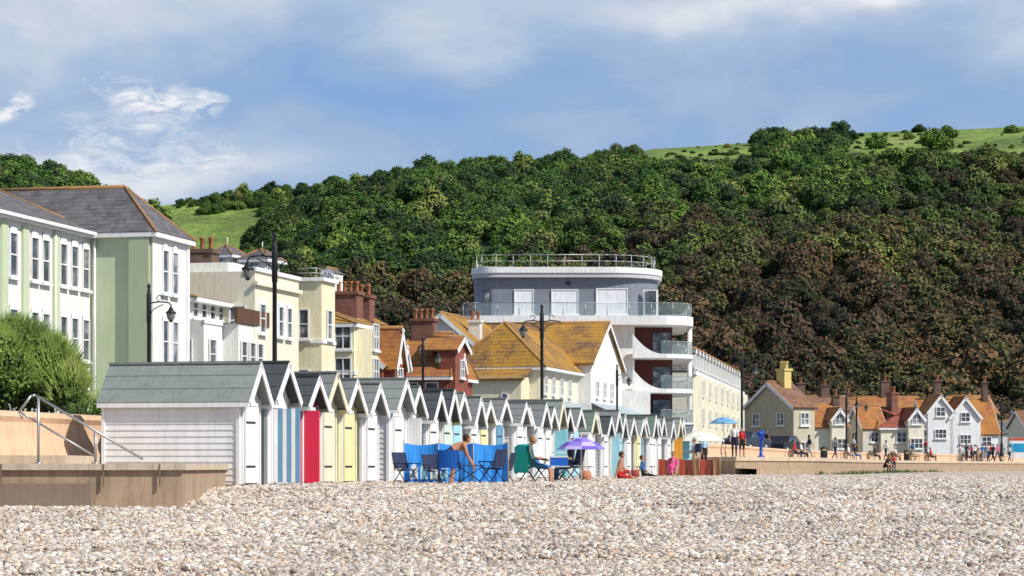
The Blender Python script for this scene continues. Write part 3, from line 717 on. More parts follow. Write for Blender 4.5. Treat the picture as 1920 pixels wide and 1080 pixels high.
house2('long_terrace',1590,1745,312,776,743,cream,lich2,chs=((1683,714,1.2),(1610,738,.8)),depth=10)
house('tiled_house',1618,258,66,1588,1660,800,760,'x',M('grey_pebbledash',(.55,.51,.44)),lich2,ch=[(5,2,1.3)])
house2('bay_fronted_house',1652,1732,258,802,762,cream,redt,gabs=((1700,1730,766),),hip=True,depth=8)
house2('white_gabled_house',1738,1874,283,812,748,white,lich2,gabs=((1736,1784,741),(1778,1836,745)),chs=((1775,714,.8),(1867,716,.6)),th=86,depth=9)
house2('orange_roofed_house',1796,1872,325,774,742,offw,lich2,depth=8)
house2('small_cottage',1876,1925,330,812,790,M('grey_render',(.55,.56,.56)),slate)
house2('terraced_cottage',1925,2040,300,800,770,cream,brwn)
# ------------------------------------------------------------ beach huts
HT=rad(12.66)
def paint(name,c): return M('hut_paint_'+name,c,.65,.06,2,streak=.1)
WH=paint('white',(.8,.8,.8)); CR=paint('cream',(.76,.72,.55)); YE=paint('yellow',(.78,.73,.40)); GR=paint('grey',(.42,.46,.44)); LB=paint('light_blue',(.38,.66,.78)); MG=paint('mint',(.6,.72,.63))
PK=paint('pink',(.77,.55,.58)); RD=paint('crimson',(.62,.02,.07)); BL=paint('blue',(.14,.32,.48)); OR=paint('orange',(.75,.35,.04)); TQ=paint('turquoise',(.25,.6,.7)); LI=paint('lilac',(.66,.63,.76))
RF=[M('felt_grey_green',(.24,.265,.25),.9,.15,1.2,.4,60),M('felt_dark',(.07,.08,.085),.9,.15,1.2,.4,60),M('felt_grey',(.20,.21,.21),.9,.15,1.2,.4,60),M('felt_green',(.15,.20,.16),.9,.15,1.2,.4,60)]
def hut(s,side,front,roof,door,w=1.6,ln=3.0,he=1.98,hr=.72,opn=0,off=0,opcol=None,stripe=None,gz=-.47,openang=8):
    g=B('beach_hut',960,54); x0=-6.15+math.sin(HT)*s+math.cos(HT)*off; y0=54+math.cos(HT)*s-math.sin(HT)*off
    g.e.location=(x0,y0,gz); g.e.rotation_euler=(0,0,math.pi/2-HT)
    nb=int((he)/.135); bh=he/nb
    g.box('core_walls',side,.03,w-.03,.03,ln,0,he)
    for i in range(nb):
        z0=i*bh
        for xa,sg in ((.0,-1),(w,1)):
            v=[(xa+sg*.028-sg*.02,0.02,z0),(xa+sg*.028-sg*.02,ln,z0),(xa-sg*.012,ln,z0+bh),(xa-sg*.012,0.02,z0+bh),(xa-sg*.03,0.02,z0),(xa-sg*.03,ln,z0)]
            g.add('weatherboards',side,v,[(0,1,2,3),(0,4,5,1)])
    for xa in (-.035,w-.045): 
        g.box('corner_posts',side,xa,xa+.08,-.03,.05,0,he); g.box('corner_posts',side,xa,xa+.08,ln-.05,ln+.03,0,he)
    m=w/2; nbd=10
    for i in range(nbd):
        a=.05+(w-.1)*i/nbd; b=.05+(w-.1)*(i+1)/nbd-.012
        f=lambda x: he+hr*(1-abs(x-m)/m)-.05
        pts=[(a,0),(b,0),(b,f(b))]+([(m,f(m))] if a<m<b else [])+[(a,f(a))]
        g.add('front_boards',front,[(p,.0,q) for p,q in pts]+[(p,.03,q) for p,q in pts],[tuple(range(len(pts)))]+[(j,(j+1)%len(pts),len(pts)+(j+1)%len(pts),len(pts)+j) for j in range(len(pts))])
    g.face('gable_back',side,[(0,ln,he),(w,ln,he),(m,ln,he+hr)])
    ov=.13; fo=.28; dz=hr*ov/m
    for sg,xa in ((-1,-ov),(1,w+ov)):
        g.slab('roof_felt',roof,[(xa,-fo,he-dz+.05),(xa,ln+.12,he-dz+.05),(m,ln+.12,he+hr+.05),(m,-fo,he+hr+.05)],.045)
        g.slab('bargeboards',front if front in (WH,CR) else WH,[(xa,-fo-.035,he-dz+.04),(xa,-fo-.003,he-dz+.04),(m,-fo-.003,he+hr+.04),(m,-fo-.035,he+hr+.04)],.16)
        g.box('fascia',side,xa-.012,xa+.012,-fo,ln+.1,he-dz-.07,he-dz+.03)
    g.box('ridge_cap',roof,m-.07,m+.07,-fo-.01,ln+.13,he+hr+.02,he+hr+.075)
    for t_ in (.33,.66):  # felt laps
        for sg in (-1,1):
            xx=m+sg*(m+ov)*t_; zz=he+hr+.05-(hr+dz)*t_; g.box('felt_laps',roof,xx-.012,xx+.012,-fo,ln+.12,zz-.01,zz+.012)
    d0,d1=m-.45,m+.45; dh=1.75
    g.box('door_frame',WH,d0-.08,d0,-.04,-.002,.08,dh+.1); g.box('door_frame',WH,d1,d1+.08,-.04,-.002,.08,dh+.1); g.box('door_frame',WH,d0-.08,d1+.08,-.04,-.002,dh+.1,dh+.18)
    def leaf(hx,ang,wd,mat,sgn):
        ca,sa=math.cos(ang),math.sin(ang); nb_=6
        for i in range(nb_):
            a=wd*i/nb_; b=wd*(i+1)/nb_-.01
            mm=mat if not stripe else (mat if i%2 else stripe)
            ps=[]
            for (u,t) in ((a,0),(b,0),(b,.035),(a,.035)): ps.append((hx+sgn*u*ca+t*sa*sgn, -.05-u*sa-t*ca))
            g.prism('door_boards',mm,ps,.1,dh+.08)
        for zz in (.45,1.45):
            ps=[(hx+sgn*u*ca+t*sa*sgn,-.05-u*sa-t*ca) for u,t in ((0,.037),(wd*.7,.037),(wd*.7,.045),(0,.045))]; g.prism('door_hinges',black,ps,zz,zz+.045)
    if opn: 
        g.box('doorway_shade_panel',M('painted_doorway_shade',(.05,.045,.04)),d0,d1,-.006,-.001,.1,dh+.1)  # flat dark panel over the front boards, painting the unlit inside
        leaf(d0,math.pi/2-rad(openang),opn,opcol or door,1)
    else: leaf(d0,0,.9,door,1)
    g.box('floor_joists',M('weathered_timber',(.2,.16,.12)),-.02,w+.02,-.06,ln,-.25,.07)
    g.done()
hut(0,WH,WH,RF[0],WH,1.45,3.25,2.02,.78)
hut(1.95,GR,WH,RF[1],BL,1.7,3.1,2.1,.8,opn=.62,opcol=BL,stripe=WH)
hut(4.1,GR,RD,RF[1],RD,1.5,3,2.0,.65,opn=.36,opcol=RD,off=.1,openang=20)
hut(5.9,CR,CR,RF[2],CR,1.6,3,2.05,.75)
hut(7.7,YE,YE,RF[2],YE,1.6,3,2.0,.7)
hut(9.5,WH,WH,RF[2],WH,1.6,3,1.95,.7,off=.1)
hut(11.6,WH,WH,RF[0],WH,1.7,3,2.1,.75,off=.25)
hut(13.6,WH,WH,RF[3],WH,1.6,3,2.0,.7,opn=.4,off=.1)
cols=[(WH,WH,WH),(CR,MG,MG),(WH,WH,LB),(WH,LB,WH),(CR,YE,YE),(WH,WH,BL),(WH,WH,WH),(WH,PK,WH),(WH,LB,WH),(WH,WH,WH),(CR,CR,CR),(WH,LI,WH),(WH,WH,LB),(WH,CR,WH),(WH,WH,WH)]
s=15.9; i=0; rr=random.Random(5)
while s<68:
    sd,fr,dr_=cols[i%len(cols)]
    opn=0;oc=None
    if i==10: opn,oc=.5,TQ
    if i in(16,): opn,oc=.35,LB
    if i==25: opn,oc=.4,OR
    if i==26: opn,oc=.6,TQ
    hut(s,sd,fr,RF[rr.choice([0,2,2,3,1])],dr_,rr.uniform(1.42,1.62),3,rr.uniform(1.8,2.1),rr.uniform(.55,.82),opn=opn,off=rr.uniform(-.15,.22),opcol=oc)
    s+=rr.uniform(1.76,2.0); i+=1
# ------------------------------------------------------------ street lamps
def lamp(px,D,top,flip=1,double=True,base=1.0,sz=1.0):
    g=G('street_lamp',(wx(px,D),D,base)); H=wz(top,D)-base
    g.lathe('post',black,(0,0,0),[(.2,0),(.2,.35),(.15,.45),(.13,1.2),(.085,1.4),(.075,H*.75),(.10,H*.755),(.10,H*.93),(.07,H*.94),(.05,H*.97),(.09,H*.98),(.02,H)],12)
    za=H*.875
    def arm(sg,ln):
        g.tube('bracket_arm',black,[(0,0,za),(sg*ln*.5,0,za+.06),(sg*ln*.9,0,za+.02),(sg*ln,0,za-.08)],.03)
        P=[(sg*(.1+ln*.55*(t/8)),0,za-.42+.36*(t/8)**.5) for t in range(9)]; g.tube('scroll',black,P,.02)
        P=[(sg*(ln*.5+.13*math.cos(a)),0,za+.2+.13*math.sin(a)) for a in [i*.6 for i in range(9)]]; g.tube('scroll',black,P,.018)
    arm(-flip,.92*sz)
    if double: arm(flip,.95*sz)
    x=-flip*.92*sz
    g.cyl('lantern_hanger',black,(x,0,za-.05),(x,0,za-.2),.03)
    g.lathe('lantern_cap',black,(x,0,za-.2),[(.03,.06),(.07,0),(.12,-.1),(.23,-.2),(.22,-.23)],10)
    g.lathe('lantern_glass',M('lantern_glass',(.25,.25,.23),.15),(x,0,za-.43),[(.19,0),(.16,-.2),(.08,-.3)],10); g.lathe('lantern_base',black,(x,0,za-.73),[(.085,0),(.05,-.05),(.0,-.08)],8)
    for a in range(5):
        t=a*1.2566; g.cyl('lantern_ribs',black,(x+.2*math.cos(t),.2*math.sin(t),za-.43),(x+.08*math.cos(t),.08*math.sin(t),za-.74),.012,n=4)
    g.done()
lamp(515,82,434); lamp(1016,118,570); lamp(279,100,531,flip=-1,double=False); lamp(793,146,632,-1,False); lamp(1157,186,683,-1,False); lamp(1391,170,660,-1,False); lamp(1587,205,735,-1,False);lamp(1878,235,748,-1,False); lamp(1606,225,742,-1,False)
# ------------------------------------------------------------ shrubs
tam=leafmat('tamarisk_leaves',[(.22,(.06,.10,.025)),(.42,(.14,.22,.045)),(.6,(.24,.33,.07)),(.85,(.36,.36,.13))],1.6)
def shrub(name,X,Y,Z,r,h,n,size,seed,mat=tam,lobes=26,sh=14):
    g=G(name,(X,Y,Z)); bark=M('bark',(.1,.07,.05),.9,.2)
    rng=random.Random(seed)
    for k in range(7):
        a=rng.uniform(0,6.28); p=(math.cos(a)*r*.5,math.sin(a)*r*.5,h*.55); g.cyl('limb',bark,(math.cos(a)*.1,math.sin(a)*.1,0),p,.09,.03,6)
    for k in range(int(n/sh)):
        a=rng.uniform(0,6.28); el_=rng.uniform(.1,1.5); d=Vector((math.cos(a)*math.cos(el_),math.sin(a)*math.cos(el_),math.sin(el_)))
        c0=Vector((d.x*r*.85,d.y*r*.85,h*.42+d.z*h*.46)); l=rng.uniform(.15,.55)
        t=(d+Vector((rng.uniform(-.4,.4),rng.uniform(-.4,.4),rng.uniform(.2,.9)))).normalized(); sd_=t.orthogonal().normalized()*.022
        g.face('shoots',mat,[tuple(c0-sd_),tuple(c0+sd_),tuple(c0+t*l)])
    e=g.done(); me=crown('foliage',mat,core,lobes,n,size,seed,(1,1,h/(r*1.6))); o=bpy.data.objects.new('foliage',me); COL.objects.link(o); o.parent=e; o.scale=(r,r,r)
shrub('tamarisk_bush',wx(28,66),66,.9,1.75,3.35,14000,.026,3,lobes=15,sh=8); shrub('tamarisk_bush',wx(-90,68),68,.9,2.2,3.6,9000,.03,4); shrub('tamarisk_bush',wx(88,65),65.5,.9,1.1,2.75,8000,.035,16,lobes=12,sh=8); shrub('tamarisk_bush',wx(125,64.5),64.8,.9,.6,1.9,3500,.055,26,lobes=9,sh=8); shrub('tamarisk_bush',wx(-15,64.5),64.6,.9,1.3,3.0,8000,.03,31,lobes=12,sh=8)
shrub('low_shrub',wx(200,63),63,.8,.5,1.1,2500,.05,8); shrub('low_shrub',wx(155,61),61,.8,.3,.6,1200,.07,9,leafmat('flower_shrub',[(.2,(.04,.08,.02)),(.55,(.06,.1,.02)),(.7,(.4,.03,.08))],9))
# ------------------------------------------------------------ beach furniture
def fab(n,c): return M('fabric_'+n,c,.85,.12,5,.2,60,streak=0)
fbl=fab('blue',(.015,.12,.50)); fdk=fab('navy',(.03,.04,.09)); ftl=fab('teal',(.01,.38,.32)); 
def camp_chair(px,D,face,mat,w=.62,sc=.8,drape=None):
    z=bz(wx(px,D),D); g=G('folding_chair',(wx(px,D),D,z+.03),rad(face)); h=.42; g.e.scale=(sc,sc,sc)
    c=w/2
    for s_ in (-c,c):
        g.tube('legs',black,[(.25,s_,0),(-.22,s_,.62)],.016); g.tube('legs',black,[(-.28,s_,0),(.25,s_,.6)],.016)
        g.tube('arm_posts',black,[(-.2,s_,.4),(-.34,s_,.95)],.016); g.box('armrests',black,-.28,.26,s_-.03,s_+.03,.6,.63)
    g.tube('cross_bars',black,[(.25,-c,0.02),(.25,c,.42)],.012); g.tube('cross_bars',black,[(.25,c,0.02),(.25,-c,.42)],.012)
    k=6
    for i in range(k):
        y0=-c+w*i/k; y1=-c+w*(i+1)/k; sg=lambda y: -.05*(1-(y/c)**2)
        g.add('seat_fabric',mat,[(-.22,y0,h+sg(y0)),(.25,y0,h+.03+sg(y0)),(.25,y1,h+.03+sg(y1)),(-.22,y1,h+sg(y1))],[(0,1,2,3)])
        g.add('back_fabric',mat,[(-.22+sg(y0),y0,h+.03),(-.22+sg(y1),y1,h+.03),(-.35+sg(y1),y1,.97),(-.35+sg(y0),y0,.97)],[(0,1,2,3)])
    if drape:
        rg=random.Random(4)
        P=[(-.26,.97),(-.33,1.03),(-.40,.98),(-.42,.75),(-.40,.45),(-.36,.25)]
        cols_=8; v=[]
        for i in range(cols_+1):
            yy=-c*1.1+2.2*c*i/cols_
            for (x,z_) in P: v.append((x+rg.uniform(-.03,.03),yy*(1+.15*(1-z_)),z_+rg.uniform(-.02,.02)-.06*abs(yy)))
        n=len(P); g.add('draped_jacket',drape,v,[(i*n+j,(i+1)*n+j,(i+1)*n+j+1,i*n+j+1) for i in range(cols_) for j in range(n-1)],True)
    g.done()
camp_chair(762,60.5,-40,fdk); camp_chair(842,59.3,85,fbl,sc=.85); camp_chair(922,61.3,150,fdk,sc=.88); camp_chair(1000,66,30,ftl,.62,sc=1.0,drape=ftl); camp_chair(944,63,165,fdk); camp_chair(1070,70.1,200,fdk,sc=1.0); camp_chair(815,61.2,-60,fdk,sc=.75)
def table(px,D,mat,w=.8,h=.55):
    z=bz(wx(px,D),D); g=G('folding_table',(wx(px,D),D,z+.03)); g.box('top',mat,-w/2,w/2,-.25,.25,h,h+.03)
    for s_ in (-.22,.22): g.tube('legs',black,[(-w/2+.05,s_,0),(w/2-.05,s_,h)],.013); g.tube('legs',black,[(w/2-.05,s_,0),(-w/2+.05,s_,h)],.013)
    g.done(); return z
wp_=M('white_plastic',(.7,.7,.7))
table(882,61,fdk,.7,.42); z=table(1048,66.6,wp_,.6,.4)
g=G('cool_box',(wx(1048,66.6),66.6,z+.47)); g.box('body',fbl,-.25,.25,-.16,.16,0,.22); g.box('lid',wp_,-.26,.26,-.17,.17,.222,.27); g.tube('handle',wp_,[(-.26,0,.2),(-.2,0,.36),(.2,0,.36),(.26,0,.2)],.012); g.done()
bagm=fab('bag',(.30,.06,.06))
for px,D,m_ in ((1098,72,fab('towel',(.5,.2,.12))),(1190,90,bagm)):
    g=G('beach_bag',(wx(px,D),D,bz(wx(px,D),D)+.02)); g.lathe('bag',m_,(0,0,0),[(.14,0),(.19,.1),(.16,.26),(.12,.3)],10); g.tube('strap',m_,[(-.12,0,.28),(-.05,0,.42),(.05,0,.42),(.12,0,.28)],.012); g.done()
wb,nt,b_=newmat('windbreak_blue'); tc=nt.nodes.new('ShaderNodeTexCoord').outputs['Object']
nt.links.new(mixc(nt,noise(nt,tc,3,4),(.015,.22,.74),(.04,.34,.84)),b_.inputs['Base Color']); b_.inputs['Roughness'].default_value=.6
def windbreak(pxa,pxb,D,h,mats,sw=None,D2=None):
    D2=D2 or D; g=G('windbreak',(0,0,0)); n=24; A=Vector((wx(pxa,D),D)); Bv=Vector((wx(pxb,D2),D2))
    np_=max(3,int((Bv-A).length/.9))
    for i in range(np_+1):
        p=A.lerp(Bv,i/np_); z=bz(p.x,p.y); g.cyl('poles',M('pale_wood',(.5,.38,.22)),(p.x,p.y-.03,z-.1),(p.x,p.y-.03,z+h+.1),.013,n=6)
    N=n*np_//2
    for i in range(N):
        pa=A.lerp(Bv,i/N); pb=A.lerp(Bv,(i+1)/N); fa=abs(math.sin(math.pi*np_*i/N)); fb_=abs(math.sin(math.pi*np_*(i+1)/N))
        ra=.03*math.sin(i*1.7); rb=.03*math.sin((i+1)*1.7)
        za=bz(pa.x,pa.y); zb=bz(pb.x,pb.y); m=mats[int(i*(sw or 1)/N*np_)%len(mats)]
        g.add('fabric',m,[(pa.x,pa.y+.1*fa+ra,za+.04),(pb.x,pb.y+.1*fb_+rb,zb+.04),(pb.x,pb.y+.1*fb_,zb+h-.06*fb_),(pa.x,pa.y+.1*fa,za+h-.06*fa)],[(0,1,2,3)])
    return g
g=windbreak(757,953,62.5,1.06,[wb]); 
D=62.42
cl=[WH,LB,CR,LB,WH,LB]
for i in range(4):
    px=776+i*19; x=wx(px,D); z=bz(x,D); g.add('printed_huts',cl[i],[(x-.1,D,z+.12),(x+.1,D,z+.12),(x+.1,D,z+.42),(x,D,z+.54),(x-.1,D,z+.42)],[(0,1,2,3,4)])
    g.add('printed_doors',BL,[(x-.03,D-.01,z+.14),(x+.03,D-.01,z+.14),(x+.03,D-.01,z+.36),(x-.03,D-.01,z+.36)],[(0,1,2,3)])
g.done()
windbreak(1234,1350,108,.8,[fab('red_brown',(.30,.05,.03)),fab('dark_red',(.16,.04,.03)),fab('tan',(.4,.2,.1))],sw=3).done()
def umbrella(px,D,zb,ht,r,mats,name='beach_umbrella',drop=.38,tilt=0):
    g=G(name,(wx(px,D),D,zb)); g.e.rotation_euler=(0,tilt,0)
    g.cyl('pole',WH,(0,0,0),(0,0,ht),.018); n=8
    for i in range(n):
        for sub in range(4):
            a0=2*math.pi*(i+sub/4)/n; a1=2*math.pi*(i+(sub+1)/4)/n
            pr=[(0,0),(.3,.05),(.6,.17),(.85,.31),(1,.42)]
            for (q0,d0),(q1,d1) in zip(pr[:-1],pr[1:]):
                def R(q,a,s_): 
                    t=s_/4; sc_=1-.06*math.sin(math.pi*t)
                    return (q*r*sc_*math.cos(a),q*r*sc_*math.sin(a))
                p=[(*R(q0,a0,sub),ht-d0*drop/.42*r),(*R(q1,a0,sub),ht-d1*drop/.42*r),(*R(q1,a1,sub+1),ht-d1*drop/.42*r),(*R(q0,a1,sub+1),ht-d0*drop/.42*r)]
                g.add('canopy',mats[(int(q0*4)+i)%len(mats)] ,p,[(0,1,2,3)])
        g.cyl('ribs',steel,(0,0,ht-.03),(r*math.cos(2*math.pi*i/n),r*math.sin(2*math.pi*i/n),ht-drop*r-.01),.006,n=4)
    g.cyl('finial',WH,(0,0,ht-.02),(0,0,ht+.08),.012); g.done()
umbrella(1090,68,bz(0,68)-.05,1.33,.70,[fab('purple',(.16,.11,.5)),fab('violet',(.28,.2,.62)),fab('lavender',(.5,.42,.75))],drop=.5)
umbrella(1312,118,-.5,2.25,1.25,[fab('ivory',(.75,.73,.62)),fab('ivory2',(.7,.68,.58))],drop=.4)
umbrella(1357,140,.5,2.4,.85,[fab('sea_blue',(.1,.3,.5)),fab('sky_fabric',(.2,.4,.6))],drop=.45)
# ------------------------------------------------------------ people
skin=M('skin',(.50,.26,.16),.6,.06,6,streak=0); skin2=M('skin_tanned',(.46,.22,.12),.6,.06,6,streak=0)
hairB=M('hair_brown',(.06,.03,.015),.7,.2,30,streak=0); hairG=M('hair_grey',(.4,.38,.35),.7,.2,30,streak=0); hairY=M('hair_blond',(.32,.2,.08),.7,.2,30,streak=0)
C=lambda n,c: M('cloth_'+n,c,.85,.1,8,.2,40,streak=0)
navy=C('navy',(.02,.03,.08)); khaki=C('khaki',(.35,.28,.17)); cw=C('white',(.75,.75,.73)); cbk=C('black',(.02,.02,.022)); cbl=C('blue',(.05,.15,.4)); crd=C('red',(.5,.03,.03)); cgr=C('grey',(.25,.26,.28)); cpk=C('pink',(.8,.1,.3)); ctl=C('teal',(.02,.35,.3)); shoe=C('shoe',(.05,.04,.035))
def person(name,loc,face,pose,top,bot,hgt=1.7,sk=skin,hair=hairB,sleeve='short',legs='long',shoes=shoe,long_hair=False,hat=None,pack=None):
    S=hgt/1.7; g=G(name,loc,rad(face))
    p=dict(hip=.92,lean=2,thL=3,thR=-3,knL=2,knR=2,shL=-4,shR=4,elL=12,elR=12,head=0,foot=0); p.update(pose)
    d=lambda a: Vector((math.sin(rad(a)),0,-math.cos(rad(a))))
    pel=Vector((0,0,p['hip'])); t=Vector((math.sin(rad(p['lean'])),0,math.cos(rad(p['lean']))))
    J=[pel,pel+t*.16,pel+t*.33,pel+t*.47,pel+t*.535,pel+t*.59]; R=[.125,.115,.13,.10,.06,.052]
    E=[(0,1,'b'),(1,2,'t'),(2,3,'t'),(3,4,'t'),(4,5,'s')]
    hands=[]
    for sg,sh,el,th,kn in ((1,p['shL'],p['elL'],p['thL'],p['knL']),(-1,p['shR'],p['elR'],p['thR'],p['knR'])):
        i=len(J); s0=pel+t*.46+Vector((0,sg*.165,0)); e0=s0+d(sh)*.28+Vector((0,sg*.04,0)); w0=e0+d(sh+el)*.245; h0=w0+d(sh+el)*.07
        J+=[s0,e0,w0,h0]; R+=[.062,.044,.03,.034]
        E+=[(3,i,'t'),(i,i+1,'t' if sleeve in('short','long') else 's'),(i+1,i+2,'t' if sleeve=='long' else 's'),(i+2,i+3,'s')]
        hands.append((h0,d(sh+el),sg))
        i=len(J); a=pel+Vector((0,sg*.095,-.04)); b=a+d(th)*.42; c=b+d(th-kn)*.40; f=c+Vector((.0,0,-.03)); toe=f+Vector((.16*math.cos(rad(p['foot'])),0,.0-.01))
        J+=[a,b,c,toe]; R+=[.095,.06,.04,.035]
        E+=[(0,i,'b'),(i,i+1,'b'),(i+1,i+2,'b' if legs=='long' else 's'),(i+2,i+3,'h')]
    J=[j*S for j in J]; R=[r*S for r in R]
    me=bpy.data.meshes.new('skel'); me.from_pydata([tuple(j) for j in J],[(a,b) for a,b,_ in E],[])
    o=bpy.data.objects.new('skel',me); COL.objects.link(o); md=o.modifiers.new('Skin','SKIN')
    sv=me.skin_vertices[0].data
    for k_,r in enumerate(R): sv[k_].radius=(r,r); sv[k_].use_root=(k_==0)
    ss=o.modifiers.new('Sub','SUBSURF'); ss.levels=1; ss.render_levels=1
    dg=bpy.context.evaluated_depsgraph_get(); dg.update(); bmh=bpy.data.meshes.new_from_object(o.evaluated_get(dg))
    bpy.data.objects.remove(o); bmh.name='body'
    for m in (top,bot,sk,shoes): bmh.materials.append(m)
    mp={'t':0,'b':1,'s':2,'h':3}
    for f in bmh.polygons:
        c=f.center; best=None
        for a,b,l in E:
            A=J[a];Bq=J[b]; ab=Bq-A; u=max(0,min(1,(c-A).dot(ab)/ab.length_squared)); dd=(c-(A+ab*u)).length-(R[a]*(1-u)+R[b]*u)
            if best is None or dd<best[0]: best=(dd,l)
        f.material_index=mp[best[1]]; f.use_smooth=True
    ob=bpy.data.objects.new('body',bmh); COL.objects.link(ob); ob.parent=g.e
    for h0,dr,sg in hands:
        h0=h0*S
        for k_ in range(4):
            b0=h0+Vector((.018*(k_-1.5),0,0))+dr*.02*S; L_=(.035,.042,.045,.033)[k_]*S
            m1=b0+dr*L_; m2=m1+(dr+Vector((.2,-sg*.5,0))).normalized()*L_*.8; g.cyl('fingers',sk,b0,m1,.009,.008,5); g.cyl('fingers',sk,m1,m2,.008,.006,5)
        b0=h0+Vector((.025,0,0)); m1=b0+(dr*.6+Vector((.6,-sg*.3,0)))*.045*S; g.cyl('thumbs',sk,b0,m1,.011,.008,5)
    hd=Vector((math.sin(rad(p['lean']*.5+p['head'])),0,math.cos(rad(p['lean']*.5+p['head']))))
    hc=J[5]+hd*.1*S; fw=Vector((hd.z,0,-hd.x))
    rot=lambda q: hc+(fw*q[0]+Vector((0,q[1],0))+hd*q[2])*S
    def ell(part,mat,c,r,n=12,m=9):
        v=[];f=[]
        for j in range(m+1):
            ph=math.pi*j/m
            for i in range(n):
                a=2*math.pi*i/n; q_=[r[0]*math.sin(ph)*math.cos(a),r[1]*math.sin(ph)*math.sin(a),r[2]*math.cos(ph)]
                if part=='head' and q_[2]<0: q_[1]*=1-.28*(-q_[2]/r[2]); 
                v.append(tuple(rot((c[0]+q_[0],c[1]+q_[1],c[2]+q_[2]))))
        for j in range(m):
            for i in range(n): f.append((j*n+i,j*n+(i+1)%n,(j+1)*n+(i+1)%n,(j+1)*n+i))
        g.add(part,mat,v,f,True)
    ell('head',sk,(0,0,0),(.095,.075,.118)); ell('nose',sk,(.095,0,-.01),(.018,.012,.02),6,4)
    for sg in (1,-1): ell('eyes',cbk,(.083,sg*.03,.012),(.01,.012,.008),6,4); ell('ears',sk,(0,sg*.078,-.005),(.018,.01,.028),6,4)
    ell('mouth',M('lips',(.35,.1,.08)),(.086,0,-.055),(.008,.022,.006),6,4)
    ell('hair',hair,(-.02,0,.03),(.097,.086,.105))
    if long_hair: ell('hair',hair,(-.06,0,-.05),(.05,.075,.12))
    if hat: ell('hat',hat,(0,0,.07),(.1,.09,.07)); ell('hat',hat,(.02,0,.06),(.15,.12,.012))
    if pack:
        c=(pel+t*.33)*S; g.box('backpack',pack,c.x-.3*S,c.x-.1*S,-.15*S,.15*S,c.z-.2*S,c.z+.2*S)
    g.done()
def at_(px,D,z=None): 
    X_=wx(px,D); return (X_,D,(bz(X_,D)+.03) if z is None else z)
sitp=dict(hip=.50,lean=-8,thL=82,thR=80,knL=80,knR=78,shL=15,shR=15,elL=60,elR=60)
person('bending_woman',at_(838,60.4),15,dict(hip=.80,lean=66,thL=30,thR=20,knL=38,knR=34,shL=30,shR=15,elL=10,elR=14,head=-35),skin2,C('dark_bikini',(.03,.02,.04)),1.66,skin2,hairB,'none','short',skin2)
person('seated_woman',at_(1006,66.1),-15,dict(sitp,hip=.5),cw,cbl,1.65,skin,hairY,'short','short',long_hair=True)
person('seated_man',at_(1068,70),200,dict(sitp,hip=.48),cbk,navy,1.65,skin,hairB)
gs=dict(hip=.13,lean=-5,thL=75,thR=85,knL=25,knR=10,shL=25,shR=-25,elL=20,elR=5)
person('sunbather',at_(1160,80),0,dict(gs,hip=.14,lean=10,thL=120,knL=110),skin2,crd,1.65,skin2,hairB,'none','short',skin2)
person('child_in_pink',at_(1258,96),-70,dict(gs,hip=.2,thL=110,thR=110,knL=100,knR=100,lean=15),cpk,cpk,1.25,skin,hairB,'short','short')
person('seated_man',at_(1262,100),-100,dict(gs,hip=.3),cpk,cgr,1.6,skin,hairB)
person('standing_man',at_(1303,112),160,dict(lean=3,shL=15,shR=10,elL=70,elR=60),cgr,khaki,1.75,skin,hairG,'long',pack=navy)
person('seated_person',at_(1206,100),0,dict(gs),cbl,cbk,1.6)
person('standing_woman',at_(1320,121,-.1),-60,{},C('pale_blue',(.4,.55,.7)),cbk,1.68,hair=hairG)
zt=.51
person('standing_man',at_(1377,deckD(1377,1.0),zt),-100,dict(shL=10,elL=80),cw,navy,1.78,legs='long'); person('standing_woman',at_(1391,deckD(1391,1.2),zt),-80,{},crd,cbk,1.6,legs='short')
def bench(px,D,face=-20):
    g=G('park_bench',(wx(px,D),D,zt),rad(face)); wd=M('bench_wood',(.1,.055,.03),.7)
    for y in (-.75,.75):
        g.tube('legs',black,[(.22,y,0),(.22,y,.42),(-.22,y,.4),(-.35,y,.85)],.03); g.tube('legs',black,[(-.22,y,.4),(-.3,y,0)],.03); g.tube('arms',black,[(.22,y,.42),(.24,y,.63),(-.27,y,.63)],.025)
    for i in range(5): g.box('seat',wd,-.2+i*.09,-.13+i*.09,-.85,.85,.42,.45)
    for i in range(4): g.slab('backrest',wd,[(-.24-i*.035,-.85,.5+i*.1),(-.24-i*.035,.85,.5+i*.1),(-.265-i*.035,.85,.57+i*.1),(-.265-i*.035,-.85,.57+i*.1)],.03)
    g.done()
for px in (1497,1597,1640,1680,1716,1748,1812,1845): bench(px,deckD(px,.8))
def seatat(px,top,bot,name='seated_person',hair=hairB,f=-20): person(name,(wx(px,deckD(px,.9)),deckD(px,.9)-.1,zt),f,sitp,top,bot,1.7,hair=hair)
seatat(1491,crd,navy); seatat(1503,cw,cbk,hair=hairG); seatat(1592,cw,cgr,hair=hairG); seatat(1604,cbk,cbl); seatat(1746,crd,cbk); seatat(1641,cbk,navy);seatat(1814,cgr,cbk); seatat(1680,cw,khaki,hair=hairG)
walk=dict(thL=22,thR=-18,knL=5,knR=20,shL=-20,shR=22,hip=.9)
person('walking_woman',at_(1661,deckD(1661,2.5),zt),-150,walk,cw,navy,1.72,long_hair=True); 
